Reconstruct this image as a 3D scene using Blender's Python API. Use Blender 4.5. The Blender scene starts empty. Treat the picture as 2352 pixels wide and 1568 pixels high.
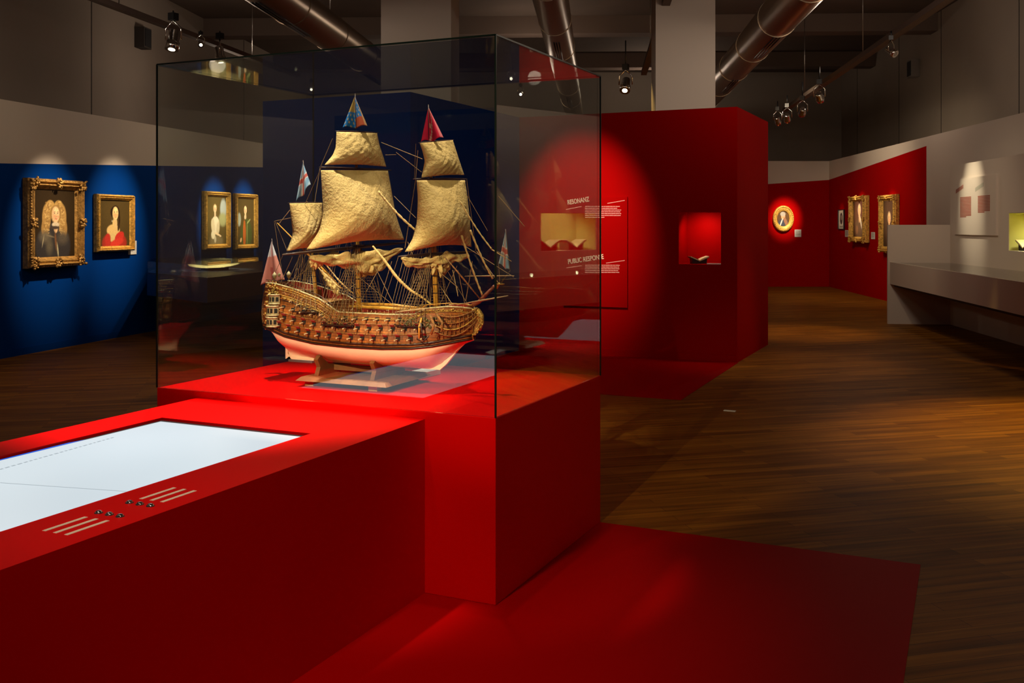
import bpy, bmesh, math, random
import numpy as np
from mathutils import Vector, Matrix
S = bpy.context.scene
COL = S.collection
random.seed(7)
# ------------------------------------------------------------------ camera
TH = math.radians(24.78); CT, ST = math.cos(TH), math.sin(TH)
F, HZ, CX, EYE = 2296.0, 514.0, 1176.0, 1.6
cam_d = bpy.data.cameras.new('camera'); cam = bpy.data.objects.new('camera', cam_d); COL.objects.link(cam)
cam.location = (0, 0, EYE); cam.rotation_euler = (math.pi/2, 0, TH)
cam_d.sensor_width = 36; cam_d.lens = 36*F/2352; cam_d.shift_y = -(784-HZ)/2352
cam_d.clip_start = .05; cam_d.clip_end = 200
S.camera = cam
# ------------------------------------------------------------------ world, view
w = bpy.data.worlds.new('world'); S.world = w; w.use_nodes = True
w.node_tree.nodes['Background'].inputs[0].default_value = (1, .8, .6, 1)
w.node_tree.nodes['Background'].inputs[1].default_value = .02
vs = S.view_settings; vs.view_transform = 'Standard'; vs.look = 'None'; vs.exposure = 0; vs.gamma = 1; vs.use_curve_mapping = False
S.cycles.use_denoising = True; S.cycles.max_bounces = 10; S.cycles.transparent_max_bounces = 24
S.cycles.caustics_reflective = False; S.cycles.caustics_refractive = False; S.cycles.sample_clamp_indirect = 4

def c2w(x, y, z=0.0): return Vector((CT*x-ST*y, ST*x+CT*y, z))     # metres right / ahead of the camera -> world
WARM = (1, .80, .55); NEUT = (1, .9, .75)
def spot(name, p, t, power, deg, blend=.5, rad=.03, col=WARM):
    d = bpy.data.lights.new(name, 'SPOT'); d.energy = power; d.spot_size = math.radians(deg); d.spot_blend = blend
    d.shadow_soft_size = rad; d.color = col
    o = bpy.data.objects.new(name, d); COL.objects.link(o); o.location = p
    o.rotation_euler = (Vector(t)-Vector(p)).to_track_quat('-Z', 'Y').to_euler(); return o
# ship and its case
spot('ship_spot_front', (-2.75, .6, 4.5), (-2.72, 4.25, 1.35), 110, 30, .4, .03, (1, .78, .45))
spot('ship_spot_low', (-2.3, -2.6, 4.4), (-2.74, 4.25, .98), 3300, 10.5, .6, .03, (1, .78, .47))
spot('ship_spot_side', (-.4, 2.2, 4.5), (-2.7, 4.3, 1.6), 220, 32, .5, .03, (1, .78, .45))
spot('pedestal_spot', (-2.25, 4.3, 4.25), (-2.2, 4.2, .8), 500, 30, .6, .05, (1, .85, .7))
spot('pedestal_spot', (-3.2, 3.8, 4.6), (-3.2, 3.75, .8), 1450, 36, .7, .05, (1, .85, .7))
# added wide washes, standing in for light bounced round the hall
for k, (x, y, p, e) in enumerate([(-3, 4, (-5, 16, 2.4), 90), (2.5, 9, (7, 19, 3), 150), (-5.5, 11, (-1, 21, 3.5), 160), (4.5, 12, (0, 22, 3.5), 60), (0, 2, (1, 12, 4), 40),
                                  (2, -1, (3, 9, 0), 45), (1.0, -1, (-2, -9, 2.5), 200)]):
    spot('ambient_wash', c2w(x, y, 4.5), c2w(*p), e, 100, 1, .3, (1, .82, .66))
for x, y, z, e in ((-6.3, 12.5, 4.6, 20), (-5.6, 19, 4.6, 26), (5.6, 10, 4.2, 52), (6.3, 18, 4.6, 46), (.5, 22, 4.8, 38), (-3, 28, 5, 36), (4, 28, 5, 40), (.3, 8, 4.3, 14), (1.6, -1, 3.6, 98), (-5.5, 3, 4.2, 16)):  # added point lamps without fixtures, raising the ambient light of the hall
    d = bpy.data.lights.new('ambient_fill', 'POINT'); d.energy = e; d.shadow_soft_size = .15; d.color = (1, .80, .62); o = bpy.data.objects.new('ambient_fill', d); COL.objects.link(o); o.location = c2w(x, y, z)
spot('near_left_wash', c2w(-4, 2.5, 4.4), c2w(-9, 1, 2.2), 120, 90, .8, .2, (1, .86, .76))  # added unseen lamp, brightens the outer wall that the case glass mirrors
# floor pools
spot('floor_spot_right', c2w(5.6, 9.5, 4.4), c2w(4.3, 7.5, 0), 950, 46, .9, .03, (1, .64, .12))
spot('floor_spot_back', c2w(-2.2, -1.1, 3.3), c2w(1.7, 8.2, 0), 520, 18, .6, .015, (1, .72, .35))
spot('floor_spot_mid', c2w(4.9, 11.4, 4.4), c2w(3.2, 11.4, 0), 110, 36, .7, .03, (1, .7, .3))
spot('floor_spot_left', c2w(-2.4, 12.0, 4.4), c2w(-4.3, 9.2, 0), 110, 60, .9, .05, (1, .7, .35))
spot('floor_spot_far', (-5.3, 16.9, 4.6), (-.9, 10.9, 0), 1600, 29, .5, .02, (1, .60, .16))
spot('floor_spot_front', (-2.0, .4, 4.4), (-2.1, 3.0, .3), 400, 38, 1, .1, (1, .8, .6))
spot('floor_spot_beyond', c2w(4.2, 14.8, 4.4), c2w(4.1, 14.7, 0), 260, 40, .9, .05, (1, .62, .2))
spot('blue_block_fill', c2w(-5.5, 5.5, 4.3), (-5.6, 9.6, 1.8), 110, 60, 1, .1, WARM)  # added fill lamp that brightens the blue block, no floor pool
# ------------------------------------------------------------------ materials
MATS = {}
def mat(name, col, rough=.6, metal=0, spec=.5, bump=0, bscale=50, var=0, vscale=5, emis=None, estr=0, attr=False, trans=0):
    if name in MATS: return MATS[name]
    m = bpy.data.materials.new(name); m.use_nodes = True; n = m.node_tree.nodes; l = m.node_tree.links; b = n['Principled BSDF']
    b.inputs['Base Color'].default_value = (*col, 1); b.inputs['Roughness'].default_value = rough; b.inputs['Metallic'].default_value = metal
    b.inputs['Specular IOR Level'].default_value = spec
    tc = n.new('ShaderNodeTexCoord')
    if attr:
        a = n.new('ShaderNodeAttribute'); a.attribute_name = 'paint'; l.new(a.outputs['Color'], b.inputs['Base Color'])
    elif var:
        t = n.new('ShaderNodeTexNoise'); t.inputs['Scale'].default_value = vscale; t.inputs['Detail'].default_value = 5; l.new(tc.outputs['Object'], t.inputs['Vector'])
        r = n.new('ShaderNodeMapRange'); r.inputs['From Min'].default_value = .3; r.inputs['From Max'].default_value = .7; r.inputs['To Min'].default_value = 1-var; r.inputs['To Max'].default_value = 1+var
        l.new(t.outputs['Fac'], r.inputs['Value'])
        mx = n.new('ShaderNodeVectorMath'); mx.operation = 'SCALE'; mx.inputs[0].default_value = col; l.new(r.outputs[0], mx.inputs['Scale']); l.new(mx.outputs[0], b.inputs['Base Color'])
    if bump:
        t2 = n.new('ShaderNodeTexNoise'); t2.inputs['Scale'].default_value = bscale; t2.inputs['Detail'].default_value = 4; l.new(tc.outputs['Object'], t2.inputs['Vector'])
        bp = n.new('ShaderNodeBump'); bp.inputs['Strength'].default_value = bump; bp.inputs['Distance'].default_value = .01; l.new(t2.outputs['Fac'], bp.inputs['Height']); l.new(bp.outputs[0], b.inputs['Normal'])
    if emis: b.inputs['Emission Color'].default_value = (*emis, 1); b.inputs['Emission Strength'].default_value = estr
    if trans: b.inputs['Transmission Weight'].default_value = trans
    MATS[name] = m; return m
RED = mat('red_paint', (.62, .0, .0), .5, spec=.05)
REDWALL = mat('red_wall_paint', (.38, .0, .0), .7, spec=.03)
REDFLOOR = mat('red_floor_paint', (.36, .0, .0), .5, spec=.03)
BLUE = mat('blue_wall_paint', (.0, .036, .22), .7, spec=.04)
BLUED = mat('dark_blue_laminate', (.004, .016, .07), .4, spec=.5)
WHITE = mat('white_wall_paint', (.66, .56, .48), .8, spec=.2)
GREY = mat('grey_upper_wall', (.34, .28, .23), .85, spec=.2, var=.06, vscale=.6)
CEIL = mat('dark_ceiling', (.13, .095, .075), .9, var=.1, vscale=1)
BEAM = mat('ceiling_beam_paint', (.17, .12, .095), .85)
JOINT = mat('panel_joint', (.05, .04, .035), .8)
BLACK = mat('black_metal', (.012, .012, .014), .4)
STEEL = mat('brushed_steel', (.6, .58, .55), .3, metal=1)
CHROME = mat('chrome', (.8, .78, .75), .12, metal=1)
DUCT = mat('duct_sheet_metal', (.34, .25, .17), .32, metal=.85, bump=.05, bscale=6)
GOLD = mat('gilded_wood', (.66, .37, .07), .4, metal=.3, bump=.6, bscale=60, var=.45, vscale=30)
GOLDD = mat('dark_gilded_wood', (.40, .21, .05), .42, metal=.3, bump=.6, bscale=60, var=.5, vscale=25)
PAINT = mat('oil_painting', (1, 1, 1), .45, attr=True, spec=.25)
FLAG = mat('flag_cloth', (1, 1, 1), .85, attr=True, spec=.1)
CARD = mat('white_card', (.75, .72, .68), .6)
INK = mat('printed_red_text', (.35, .08, .05), .7)
LETTER = mat('cream_lettering', (.95, .75, .55), .6)
PINKL = mat('pale_pink_lettering', (.9, .42, .35), .6)
SILVER = mat('polished_silver', (.98, .84, .46), .3, metal=.45, bump=.1, bscale=30)
OAK = mat('brown_stand_wood', (.22, .09, .03), .45, var=.25, vscale=14)
LENS = mat('lamp_lens', (1, .9, .7), .3, emis=(1, .85, .6), estr=9)
CREAM = mat('cream_backing', (.55, .52, .16), .7)

def glass_mat(name, tint=(.93, .95, .94), k=1.0):
    m = bpy.data.materials.new(name); m.use_nodes = True; n = m.node_tree.nodes; l = m.node_tree.links
    for x in list(n):
        if x.type != 'OUTPUT_MATERIAL': n.remove(x)
    out = n['Material Output']; tr = n.new('ShaderNodeBsdfTransparent'); tr.inputs[0].default_value = (*tint, 1)
    gl = n.new('ShaderNodeBsdfGlossy'); gl.inputs['Roughness'].default_value = 0
    lw = n.new('ShaderNodeLayerWeight'); lw.inputs['Blend'].default_value = .5
    p = n.new('ShaderNodeMath'); p.operation = 'POWER'; p.inputs[1].default_value = 4.2; l.new(lw.outputs['Facing'], p.inputs[0])
    a = n.new('ShaderNodeMath'); a.operation = 'MULTIPLY_ADD'; a.inputs[1].default_value = .9; a.inputs[2].default_value = .072*k; l.new(p.outputs[0], a.inputs[0])
    a.use_clamp = True
    mx = n.new('ShaderNodeMixShader'); l.new(a.outputs[0], mx.inputs[0]); l.new(tr.outputs[0], mx.inputs[1]); l.new(gl.outputs[0], mx.inputs[2]); l.new(mx.outputs[0], out.inputs[0])
    return m
GLASS = glass_mat('case_glass'); GLASSB = glass_mat('table_glass', (.96, .96, .93), .6)
GEDGE = mat('glass_edge', (.004, .010, .008), .3, spec=.2)

def wood_floor():
    m = bpy.data.materials.new('wood_strip_floor'); m.use_nodes = True; n = m.node_tree.nodes; l = m.node_tree.links; b = n['Principled BSDF']
    tc = n.new('ShaderNodeTexCoord'); mp = n.new('ShaderNodeMapping'); mp.inputs['Rotation'].default_value = (0, 0, -math.radians(39)); l.new(tc.outputs['Object'], mp.inputs[0])
    br = n.new('ShaderNodeTexBrick'); l.new(mp.outputs[0], br.inputs['Vector']); br.inputs['Scale'].default_value = 1
    br.inputs['Brick Width'].default_value = 1.1; br.inputs['Row Height'].default_value = .085; br.inputs['Mortar Size'].default_value = .0012; br.inputs['Bias'].default_value = 0
    br.inputs['Color1'].default_value = (.31, .118, .010, 1); br.inputs['Color2'].default_value = (.18, .060, .005, 1); br.inputs['Mortar'].default_value = (.05, .018, .006, 1)
    st = n.new('ShaderNodeMapping'); st.inputs['Scale'].default_value = (1.6, 22, 1); l.new(mp.outputs[0], st.inputs[0])
    nz = n.new('ShaderNodeTexNoise'); nz.inputs['Scale'].default_value = 1; nz.inputs['Detail'].default_value = 6; l.new(st.outputs[0], nz.inputs['Vector'])
    r = n.new('ShaderNodeMapRange'); r.inputs['From Min'].default_value = .3; r.inputs['From Max'].default_value = .7; r.inputs['To Min'].default_value = .6; r.inputs['To Max'].default_value = 1.35; l.new(nz.outputs['Fac'], r.inputs[0])
    sc = n.new('ShaderNodeVectorMath'); sc.operation = 'SCALE'; l.new(br.outputs['Color'], sc.inputs[0]); l.new(r.outputs[0], sc.inputs['Scale']); l.new(sc.outputs[0], b.inputs['Base Color'])
    b.inputs['Roughness'].default_value = .5; b.inputs['Specular IOR Level'].default_value = .08
    bp = n.new('ShaderNodeBump'); bp.inputs['Strength'].default_value = .12; bp.inputs['Distance'].default_value = .004; l.new(nz.outputs['Fac'], bp.inputs['Height']); l.new(bp.outputs[0], b.inputs['Normal'])
    return m
WOODF = wood_floor()

def plank_wood(name, c1, c2, row=.012, width=.4, rough=.4, axis='XZ'):
    m = bpy.data.materials.new(name); m.use_nodes = True; n = m.node_tree.nodes; l = m.node_tree.links; b = n['Principled BSDF']
    tc = n.new('ShaderNodeTexCoord'); sp = n.new('ShaderNodeSeparateXYZ'); cb = n.new('ShaderNodeCombineXYZ'); l.new(tc.outputs['Object'], sp.inputs[0])
    l.new(sp.outputs['X'], cb.inputs[0]); l.new(sp.outputs['Z' if axis == 'XZ' else 'Y'], cb.inputs[1])
    br = n.new('ShaderNodeTexBrick'); l.new(cb.outputs[0], br.inputs['Vector']); br.inputs['Scale'].default_value = 1
    br.inputs['Brick Width'].default_value = width; br.inputs['Row Height'].default_value = row; br.inputs['Mortar Size'].default_value = .0007
    br.inputs['Color1'].default_value = (*c1, 1); br.inputs['Color2'].default_value = (*c2, 1); br.inputs['Mortar'].default_value = (c2[0]*.25, c2[1]*.2, c2[2]*.2, 1)
    nz = n.new('ShaderNodeTexNoise'); nz.inputs['Scale'].default_value = 60; nz.inputs['Detail'].default_value = 4; l.new(tc.outputs['Object'], nz.inputs['Vector'])
    r = n.new('ShaderNodeMapRange'); r.inputs['From Min'].default_value = .3; r.inputs['From Max'].default_value = .7; r.inputs['To Min'].default_value = .6; r.inputs['To Max'].default_value = 1.4; l.new(nz.outputs['Fac'], r.inputs[0])
    sc = n.new('ShaderNodeVectorMath'); sc.operation = 'SCALE'; l.new(br.outputs['Color'], sc.inputs[0]); l.new(r.outputs[0], sc.inputs['Scale']); l.new(sc.outputs[0], b.inputs['Base Color'])
    b.inputs['Roughness'].default_value = rough
    return m
HULLW = plank_wood('hull_planking', (.36, .105, .011), (.22, .058, .006), rough=.5)
DECKW = plank_wood('deck_planking', (.42, .22, .07), (.30, .14, .04), .008, .2, .5, 'XY')
UNDER = mat('cream_underbody_paint', (.92, .76, .56), .45, var=.03, vscale=8)
WALE = mat('dark_wale_wood', (.035, .012, .006), .35)
GILT = mat('ship_gilding', (.55, .34, .07), .4, metal=.3, bump=.5, bscale=300, var=.45, vscale=90)
CARV = mat('carved_brown_wood', (.34, .14, .03), .45, bump=.8, bscale=250, var=.6, vscale=80)
SPAR = mat('yellow_spar_wood', (.62, .30, .04), .4, var=.25, vscale=40)
DSPAR = mat('dark_spar_wood', (.05, .022, .012), .4)
ROPE = mat('tarred_rope', (.24, .145, .06), .8)
ROPEL = mat('pale_rope', (.45, .32, .16), .8)
GUN = mat('gunmetal', (.72, .58, .32), .35, metal=.25)
PORT = mat('gun_port_dark', (.012, .006, .004), .7)
PLID = mat('gun_port_lid_red', (.26, .02, .012), .6)
GALW = mat('gallery_pale_paint', (.50, .42, .22), .5, var=.4, vscale=80)
WIND = mat('gallery_window_dark', (.03, .035, .035), .2)
def canvas_mat():
    m = bpy.data.materials.new('sail_canvas'); m.use_nodes = True; n = m.node_tree.nodes; l = m.node_tree.links; b = n['Principled BSDF']
    tc = n.new('ShaderNodeTexCoord'); nz = n.new('ShaderNodeTexNoise'); nz.inputs['Scale'].default_value = 7; l.new(tc.outputs['Object'], nz.inputs['Vector'])
    cr = n.new('ShaderNodeValToRGB'); cr.color_ramp.elements[0].position = .3; cr.color_ramp.elements[0].color = (.56, .38, .14, 1); cr.color_ramp.elements[1].position = .7; cr.color_ramp.elements[1].color = (.70, .50, .21, 1)
    l.new(nz.outputs['Fac'], cr.inputs[0]); l.new(cr.outputs[0], b.inputs['Base Color'])
    vo = n.new('ShaderNodeTexNoise'); vo.inputs['Scale'].default_value = 90; vo.inputs['Detail'].default_value = 5; vo.inputs['Distortion'].default_value = .4; l.new(tc.outputs['Object'], vo.inputs['Vector'])
    v2 = n.new('ShaderNodeTexNoise'); v2.inputs['Scale'].default_value = 22; v2.inputs['Distortion'].default_value = .8; l.new(tc.outputs['Object'], v2.inputs['Vector'])
    ad = n.new('ShaderNodeMath'); ad.operation = 'ADD'; l.new(vo.outputs['Fac'], ad.inputs[0]); l.new(v2.outputs['Fac'], ad.inputs[1])
    bp = n.new('ShaderNodeBump'); bp.inputs['Strength'].default_value = .75; bp.inputs['Distance'].default_value = .0075; l.new(ad.outputs[0], bp.inputs['Height']); l.new(bp.outputs[0], b.inputs['Normal'])
    b.inputs['Roughness'].default_value = 1; b.inputs['Specular IOR Level'].default_value = .02
    return m
SAIL = canvas_mat()
# ------------------------------------------------------------------ mesh helpers
class MB:
    def __init__(s): s.v = []; s.f = []; s.mi = []; s.sm = []
    def add(s, vs_, fs, mi=0, smooth=False):
        o = len(s.v); s.v += [tuple(p) for p in vs_]
        for q in fs: s.f.append(tuple(i+o for i in q)); s.mi.append(mi); s.sm.append(smooth)
        return s
    def box(s, x0, x1, y0, y1, z0, z1, mi=0):
        v = [(x, y, z) for z in (z0, z1) for y in (y0, y1) for x in (x0, x1)]
        return s.add(v, [(0, 2, 3, 1), (4, 5, 7, 6), (0, 1, 5, 4), (2, 6, 7, 3), (0, 4, 6, 2), (1, 3, 7, 5)], mi)
    def prism(s, poly, z0, z1, mi=0):          # poly of (x, y), ccw
        n = len(poly); v = [(p[0], p[1], z0) for p in poly]+[(p[0], p[1], z1) for p in poly]
        return s.add(v, [tuple(range(n))[::-1], tuple(range(n, 2*n))]+[(i, (i+1) % n, (i+1) % n+n, i+n) for i in range(n)], mi)
    def hexa(s, a, b, mi=0):                   # two quads, front a and back b
        v = list(a)+list(b)
        return s.add(v, [(0, 1, 2, 3), (7, 6, 5, 4), (0, 4, 5, 1), (1, 5, 6, 2), (2, 6, 7, 3), (3, 7, 4, 0)], mi)
    def tube(s, pts, r, n=8, mi=0, cap=True, smooth=True):
        pts = [Vector(p) for p in pts]; m = len(pts); rr = r if isinstance(r, (list, tuple)) else [r]*m
        V = []; up = None
        for i, p in enumerate(pts):
            t = (pts[min(i+1, m-1)]-pts[max(i-1, 0)]).normalized()
            if up is None: up = Vector((0, 0, 1)) if abs(t.z) < .9 else Vector((1, 0, 0))
            a = t.cross(up).normalized(); b = a.cross(t).normalized(); up = b
            for k in range(n):
                an = 2*math.pi*k/n; V.append(p+(a*math.cos(an)+b*math.sin(an))*rr[i])
        Fs = [(i*n+k, i*n+(k+1) % n, (i+1)*n+(k+1) % n, (i+1)*n+k) for i in range(m-1) for k in range(n)]
        s.add(V, Fs, mi, smooth)
        if cap: o = len(s.v)-len(V); s.f += [tuple(o+k for k in range(n))[::-1], tuple(o+(m-1)*n+k for k in range(n))]; s.mi += [mi]*2; s.sm += [False]*2
        return s
    def lathe(s, prof, c=(0, 0, 0), n=24, mi=0, sx=1, sy=1, smooth=True):   # prof (r, z) round z
        V = [(c[0]+r*math.cos(2*math.pi*k/n)*sx, c[1]+r*math.sin(2*math.pi*k/n)*sy, c[2]+z) for r, z in prof for k in range(n)]
        return s.add(V, [(i*n+k, i*n+(k+1) % n, (i+1)*n+(k+1) % n, (i+1)*n+k) for i in range(len(prof)-1) for k in range(n)], mi, smooth)
    def blob(s, c, r, n=8, mi=0):              # small rounded lump, r = (rx, ry, rz)
        m = n//2+1; V = []
        for i in range(m):
            a = math.pi*i/(m-1)
            for k in range(n): b = 2*math.pi*k/n; V.append((c[0]+r[0]*math.sin(a)*math.cos(b), c[1]+r[1]*math.sin(a)*math.sin(b), c[2]+r[2]*math.cos(a)))
        return s.add(V, [(i*n+k, (i+1)*n+k, (i+1)*n+(k+1) % n, i*n+(k+1) % n) for i in range(m-1) for k in range(n)], mi, True)
    def grid(s, P, mi=0, smooth=True):         # P[i][j] points
        a, b = len(P), len(P[0])
        return s.add([p for row in P for p in row], [(i*b+j, i*b+j+1, (i+1)*b+j+1, (i+1)*b+j) for i in range(a-1) for j in range(b-1)], mi, smooth)
    def build(s, name, m, parent=None, **kw):
        me = bpy.data.meshes.new(name); me.from_pydata(s.v, [], s.f); me.update()
        for x in (m if isinstance(m, (list, tuple)) else [m]): me.materials.append(x)
        me.polygons.foreach_set('material_index', s.mi); me.polygons.foreach_set('use_smooth', s.sm)
        b = bmesh.new(); b.from_mesh(me); bmesh.ops.recalc_face_normals(b, faces=b.faces); b.to_mesh(me); b.free()
        o = bpy.data.objects.new(name, me); COL.objects.link(o)
        if parent: o.parent = parent
        for k, v in kw.items(): o[k] = v
        return o
def thing(name, label, cat, loc=(0, 0, 0), rz=0, group=None):
    o = bpy.data.objects.new(name, None); COL.objects.link(o); o.location = loc; o.rotation_euler = (0, 0, rz); o.empty_display_size = .1
    o['label'] = label; o['category'] = cat
    if group: o['group'] = group
    return o
def tag(o, label, cat, group=None):
    o['label'] = label; o['category'] = cat
    if group: o['group'] = group
    return o
def struct(o): o['kind'] = 'structure'; return o
def ray(u, v):
    r = (u-CX)/F; return Vector((CT*r-ST, ST*r+CT, -(v-HZ)/F))
EY = Vector((0, 0, EYE))
def at_z(u, v, z): d = ray(u, v); return EY+d*((z-EYE)/d.z)
def at_Y(u, v, Y): d = ray(u, v); return EY+d*(Y/d.y)
def at_plane(u, v, p, nrm): d = ray(u, v); return EY+d*((Vector(p)-EY).dot(nrm)/d.dot(nrm))
class Wall:                                    # a vertical plane through two floor points, seen from the room with a on the left
    def __init__(s, a, b):
        s.a = Vector((a[0], a[1], 0)); s.d = (Vector((b[0], b[1], 0))-s.a); s.L = s.d.length; s.d.normalize(); s.n = Vector((s.d.y, -s.d.x, 0)); s.rz = math.atan2(s.d.y, s.d.x)
    def hit(s, u, v): p = at_plane(u, v, s.a, s.n); return (p-s.a).dot(s.d), p.z
    def pt(s, t, z, off=0): q = s.a+s.d*t+s.n*off; return Vector((q.x, q.y, z))
def sub(root_parent_mb=None): pass
def wall_slab(name, W, t0, t1, z0, z1, thick, m, mid=None, parent=None):
    mb = MB(); a, b = W.pt(t0, 0), W.pt(t1, 0); a2, b2 = W.pt(t0, 0, -thick), W.pt(t1, 0, -thick)
    mb.prism([(a.x, a.y), (b.x, b.y), (b2.x, b2.y), (a2.x, a2.y)][::-1], z0, z1)
    return mb.build(name, m, parent)
def text(s, size, m, name, parent, loc, rot, bold=0, depth=.001, align='LEFT', sx=1):
    c = bpy.data.curves.new(name, 'FONT'); c.body = s; c.size = size; c.extrude = depth; c.offset = bold; c.align_x = align
    t = bpy.data.objects.new(name, c); COL.objects.link(t); dg = bpy.context.evaluated_depsgraph_get(); me = bpy.data.meshes.new_from_object(t.evaluated_get(dg))
    bpy.data.objects.remove(t); me.materials.clear(); me.materials.append(m)
    o = bpy.data.objects.new(name, me); COL.objects.link(o); o.parent = parent; o.location = loc; o.rotation_euler = rot; o.scale = (sx, 1, 1); return o

# ================================================================== SETTING
# floor: wood with painted red areas inlaid
mb = MB(); mb.add([c2w(-14, -12), c2w(14, -12), c2w(14, 36), c2w(-14, 36)], [(0, 1, 2, 3)])
fl = struct(mb.build('floor', WOODF))
PX0, PX1, PY0, PY1, PZ = -3.681, -1.815, 3.768, 5.062, .788
mb = MB(); mb.prism([(-3.2, -3.0), (-.205, -3.0), (-.225, PY1-.005), (PX0+.02, PY1-.005), (PX0+.02, -3.0)], .0005, .004)
struct(mb.build('trim_1', REDFLOOR))
BX, BY0, BY1, BLY, RX, BLX, BH = -5.23, 8.85, 11.55, 11.55, -2.472, -7.11, 2.95
mb = MB(); mb.prism([(BX+.02, 8.83), (-2.41, 8.88), (-2.46, BY1-.01), (BX+.02, BY1-.01)], .0005, .004); struct(mb.build('trim_2', REDFLOOR))
# red block: front wall with niche, right wall
n0 = at_Y(1559, 606, BY1); n1 = at_Y(1656, 487, BY1)
mb = MB(); mb.box(BX, n0.x, BY1, BY1+.12, 0, BH); mb.box(n1.x, RX, BY1, BY1+.12, 0, BH)
mb.box(n0.x, n1.x, BY1, BY1+.12, 0, n0.z); mb.box(n0.x, n1.x, BY1, BY1+.12, n1.z, BH)
mb.box(n0.x-.02, n0.x, BY1+.12, BY1+.42, n0.z-.02, n1.z+.02); mb.box(n1.x, n1.x+.02, BY1+.12, BY1+.42, n0.z-.02, n1.z+.02)
mb.box(n0.x, n1.x, BY1+.12, BY1+.42, n0.z-.02, n0.z); mb.box(n0.x, n1.x, BY1+.12, BY1+.42, n1.z, n1.z+.02); mb.box(n0.x-.02, n1.x+.02, BY1+.40, BY1+.42, n0.z-.02, n1.z+.02)
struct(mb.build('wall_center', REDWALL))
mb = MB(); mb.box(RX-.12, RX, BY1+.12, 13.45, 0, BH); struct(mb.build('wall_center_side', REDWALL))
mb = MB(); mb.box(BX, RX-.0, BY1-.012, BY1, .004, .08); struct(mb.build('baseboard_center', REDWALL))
# blue block
mb = MB(); mb.box(BLX, BX, BY0, BY0+.12, 0, BH); struct(mb.build('wall_blue_front', BLUE))
mb = MB(); mb.box(BX-.12, BX, BY0+.12, BY1, 0, BH); struct(mb.build('wall_blue_side', BLUE))
mb = MB(); mb.box(BLX, BLX+.12, BY0+.12, BY1+1.5, 0, BH); struct(mb.build('wall_blue_end', BLUE))
# left wall (paintings): lower blue with sloping top, white above
WL = Wall(c2w(-6.07-.226*5, 6.85), c2w(-6.07+.226*9.5, 21.35))
def painted_wall(name, W, H, segs, low, high, thick=.15):
    # segs: list of (t, z boundary); low colour under the boundary, high colour above; solid wall, front split in two paints
    mb = MB(); ts = [q[0] for q in segs]
    for i in range(len(segs)-1):
        (ta, za), (tb, zb) = segs[i], segs[i+1]
        A = lambda t, z, o=0: W.pt(t, z, o)
        if za > 0 or zb > 0: mb.add([A(ta, 0), A(tb, 0), A(tb, zb), A(ta, za)], [(0, 1, 2, 3)], 0)
        mb.add([A(ta, za), A(tb, zb), A(tb, H), A(ta, H)], [(0, 1, 2, 3)], 1)
    t0, t1 = ts[0], ts[-1]
    mb.add([W.pt(t0, H), W.pt(t1, H), W.pt(t1, H, -thick), W.pt(t0, H, -thick), W.pt(t0, 0, -thick), W.pt(t1, 0, -thick), W.pt(t0, 0), W.pt(t1, 0)],
           [(0, 1, 2, 3), (3, 2, 5, 4), (0, 3, 4, 6), (1, 7, 5, 2)], 1)
    me = mb.build(name, [low, high]); return struct(me)
tA, zA = WL.hit(0, 375); tB, zB = WL.hit(600, 384); sl = (zB-zA)/(tB-tA)
painted_wall('wall_left', WL, 3.08, [(0, zA-sl*tA), (WL.L, zA+sl*(WL.L-tA))], BLUE, WHITE)
mb = MB(); a, b, a2, b2 = WL.pt(0, 0), WL.pt(WL.L, 0), WL.pt(0, 0, .015), WL.pt(WL.L, 0, .015); mb.prism([(a.x, a.y), (b.x, b.y), (b2.x, b2.y), (a2.x, a2.y)], 0, .09); struct(mb.build('baseboard_left', BLUE))
# back wall and right wall
RB = (8.09, 25.5)
WB = Wall(c2w(-4.2, 25.2), c2w(*RB)); WR = Wall(c2w(*RB), c2w(8.09-.0664*22, 3.5))
tb0 = WB.hit(1768, 422); tb1 = WB.hit(1900, 413)
sl = (tb1[1]-tb0[1])/(tb1[0]-tb0[0]); painted_wall('wall_back', WB, 3.2, [(0, tb0[1]-sl*tb0[0]), (WB.L, tb1[1])], REDWALL, WHITE)
tr0, tr1 = WR.hit(1903, 413), WR.hit(2128, 335)
painted_wall('wall_right', WR, 3.2, [(0, tr0[1]), (tr1[0], tr1[1]), (tr1[0]+.001, 0), (WR.L, 0)], REDWALL, WHITE)
# outer shell of the hall
SH = .0845; CH = 6.3
OL = Wall(c2w(-9-SH*13, -13), c2w(-9+SH*31, 31)); OB = Wall(c2w(-9+SH*31, 31), c2w(7.6+SH*31, 31)); ORR = Wall(c2w(7.6+SH*31, 31), c2w(7.6-SH*13, -13)); OF = Wall(c2w(7.6-SH*13, -13), c2w(-9-SH*13, -13))
for nm, W, in (('wall_outer_left', OL), ('wall_outer_back', OB), ('wall_outer_right', ORR), ('wall_outer_front', OF)): struct(wall_slab(nm, W, 0, W.L, 0, CH, .2, GREY))
mb = MB(); mb.prism([c2w(-14, -14)[:2], c2w(14, -14)[:2], c2w(14, 33)[:2], c2w(-14, 33)[:2]], CH, CH+.2); struct(mb.build('ceiling', CEIL))
def joints(W, us, k, vt):
    mb = MB()
    for u in us:
        t = W.hit(u, vt)[0]; a, b, c, d = W.pt(t-.012, 0), W.pt(t+.012, 0), W.pt(t+.012, 0, .006), W.pt(t-.012, 0, .006)
        mb.prism([(a.x, a.y), (b.x, b.y), (c.x, c.y), (d.x, d.y)], 2.8, CH)
    struct(mb.build('trim_%d' % k, JOINT))
joints(OL, [210, 560], 3, 200); joints(ORR, [1969, 2065, 2162, 2341], 4, 200)
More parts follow.
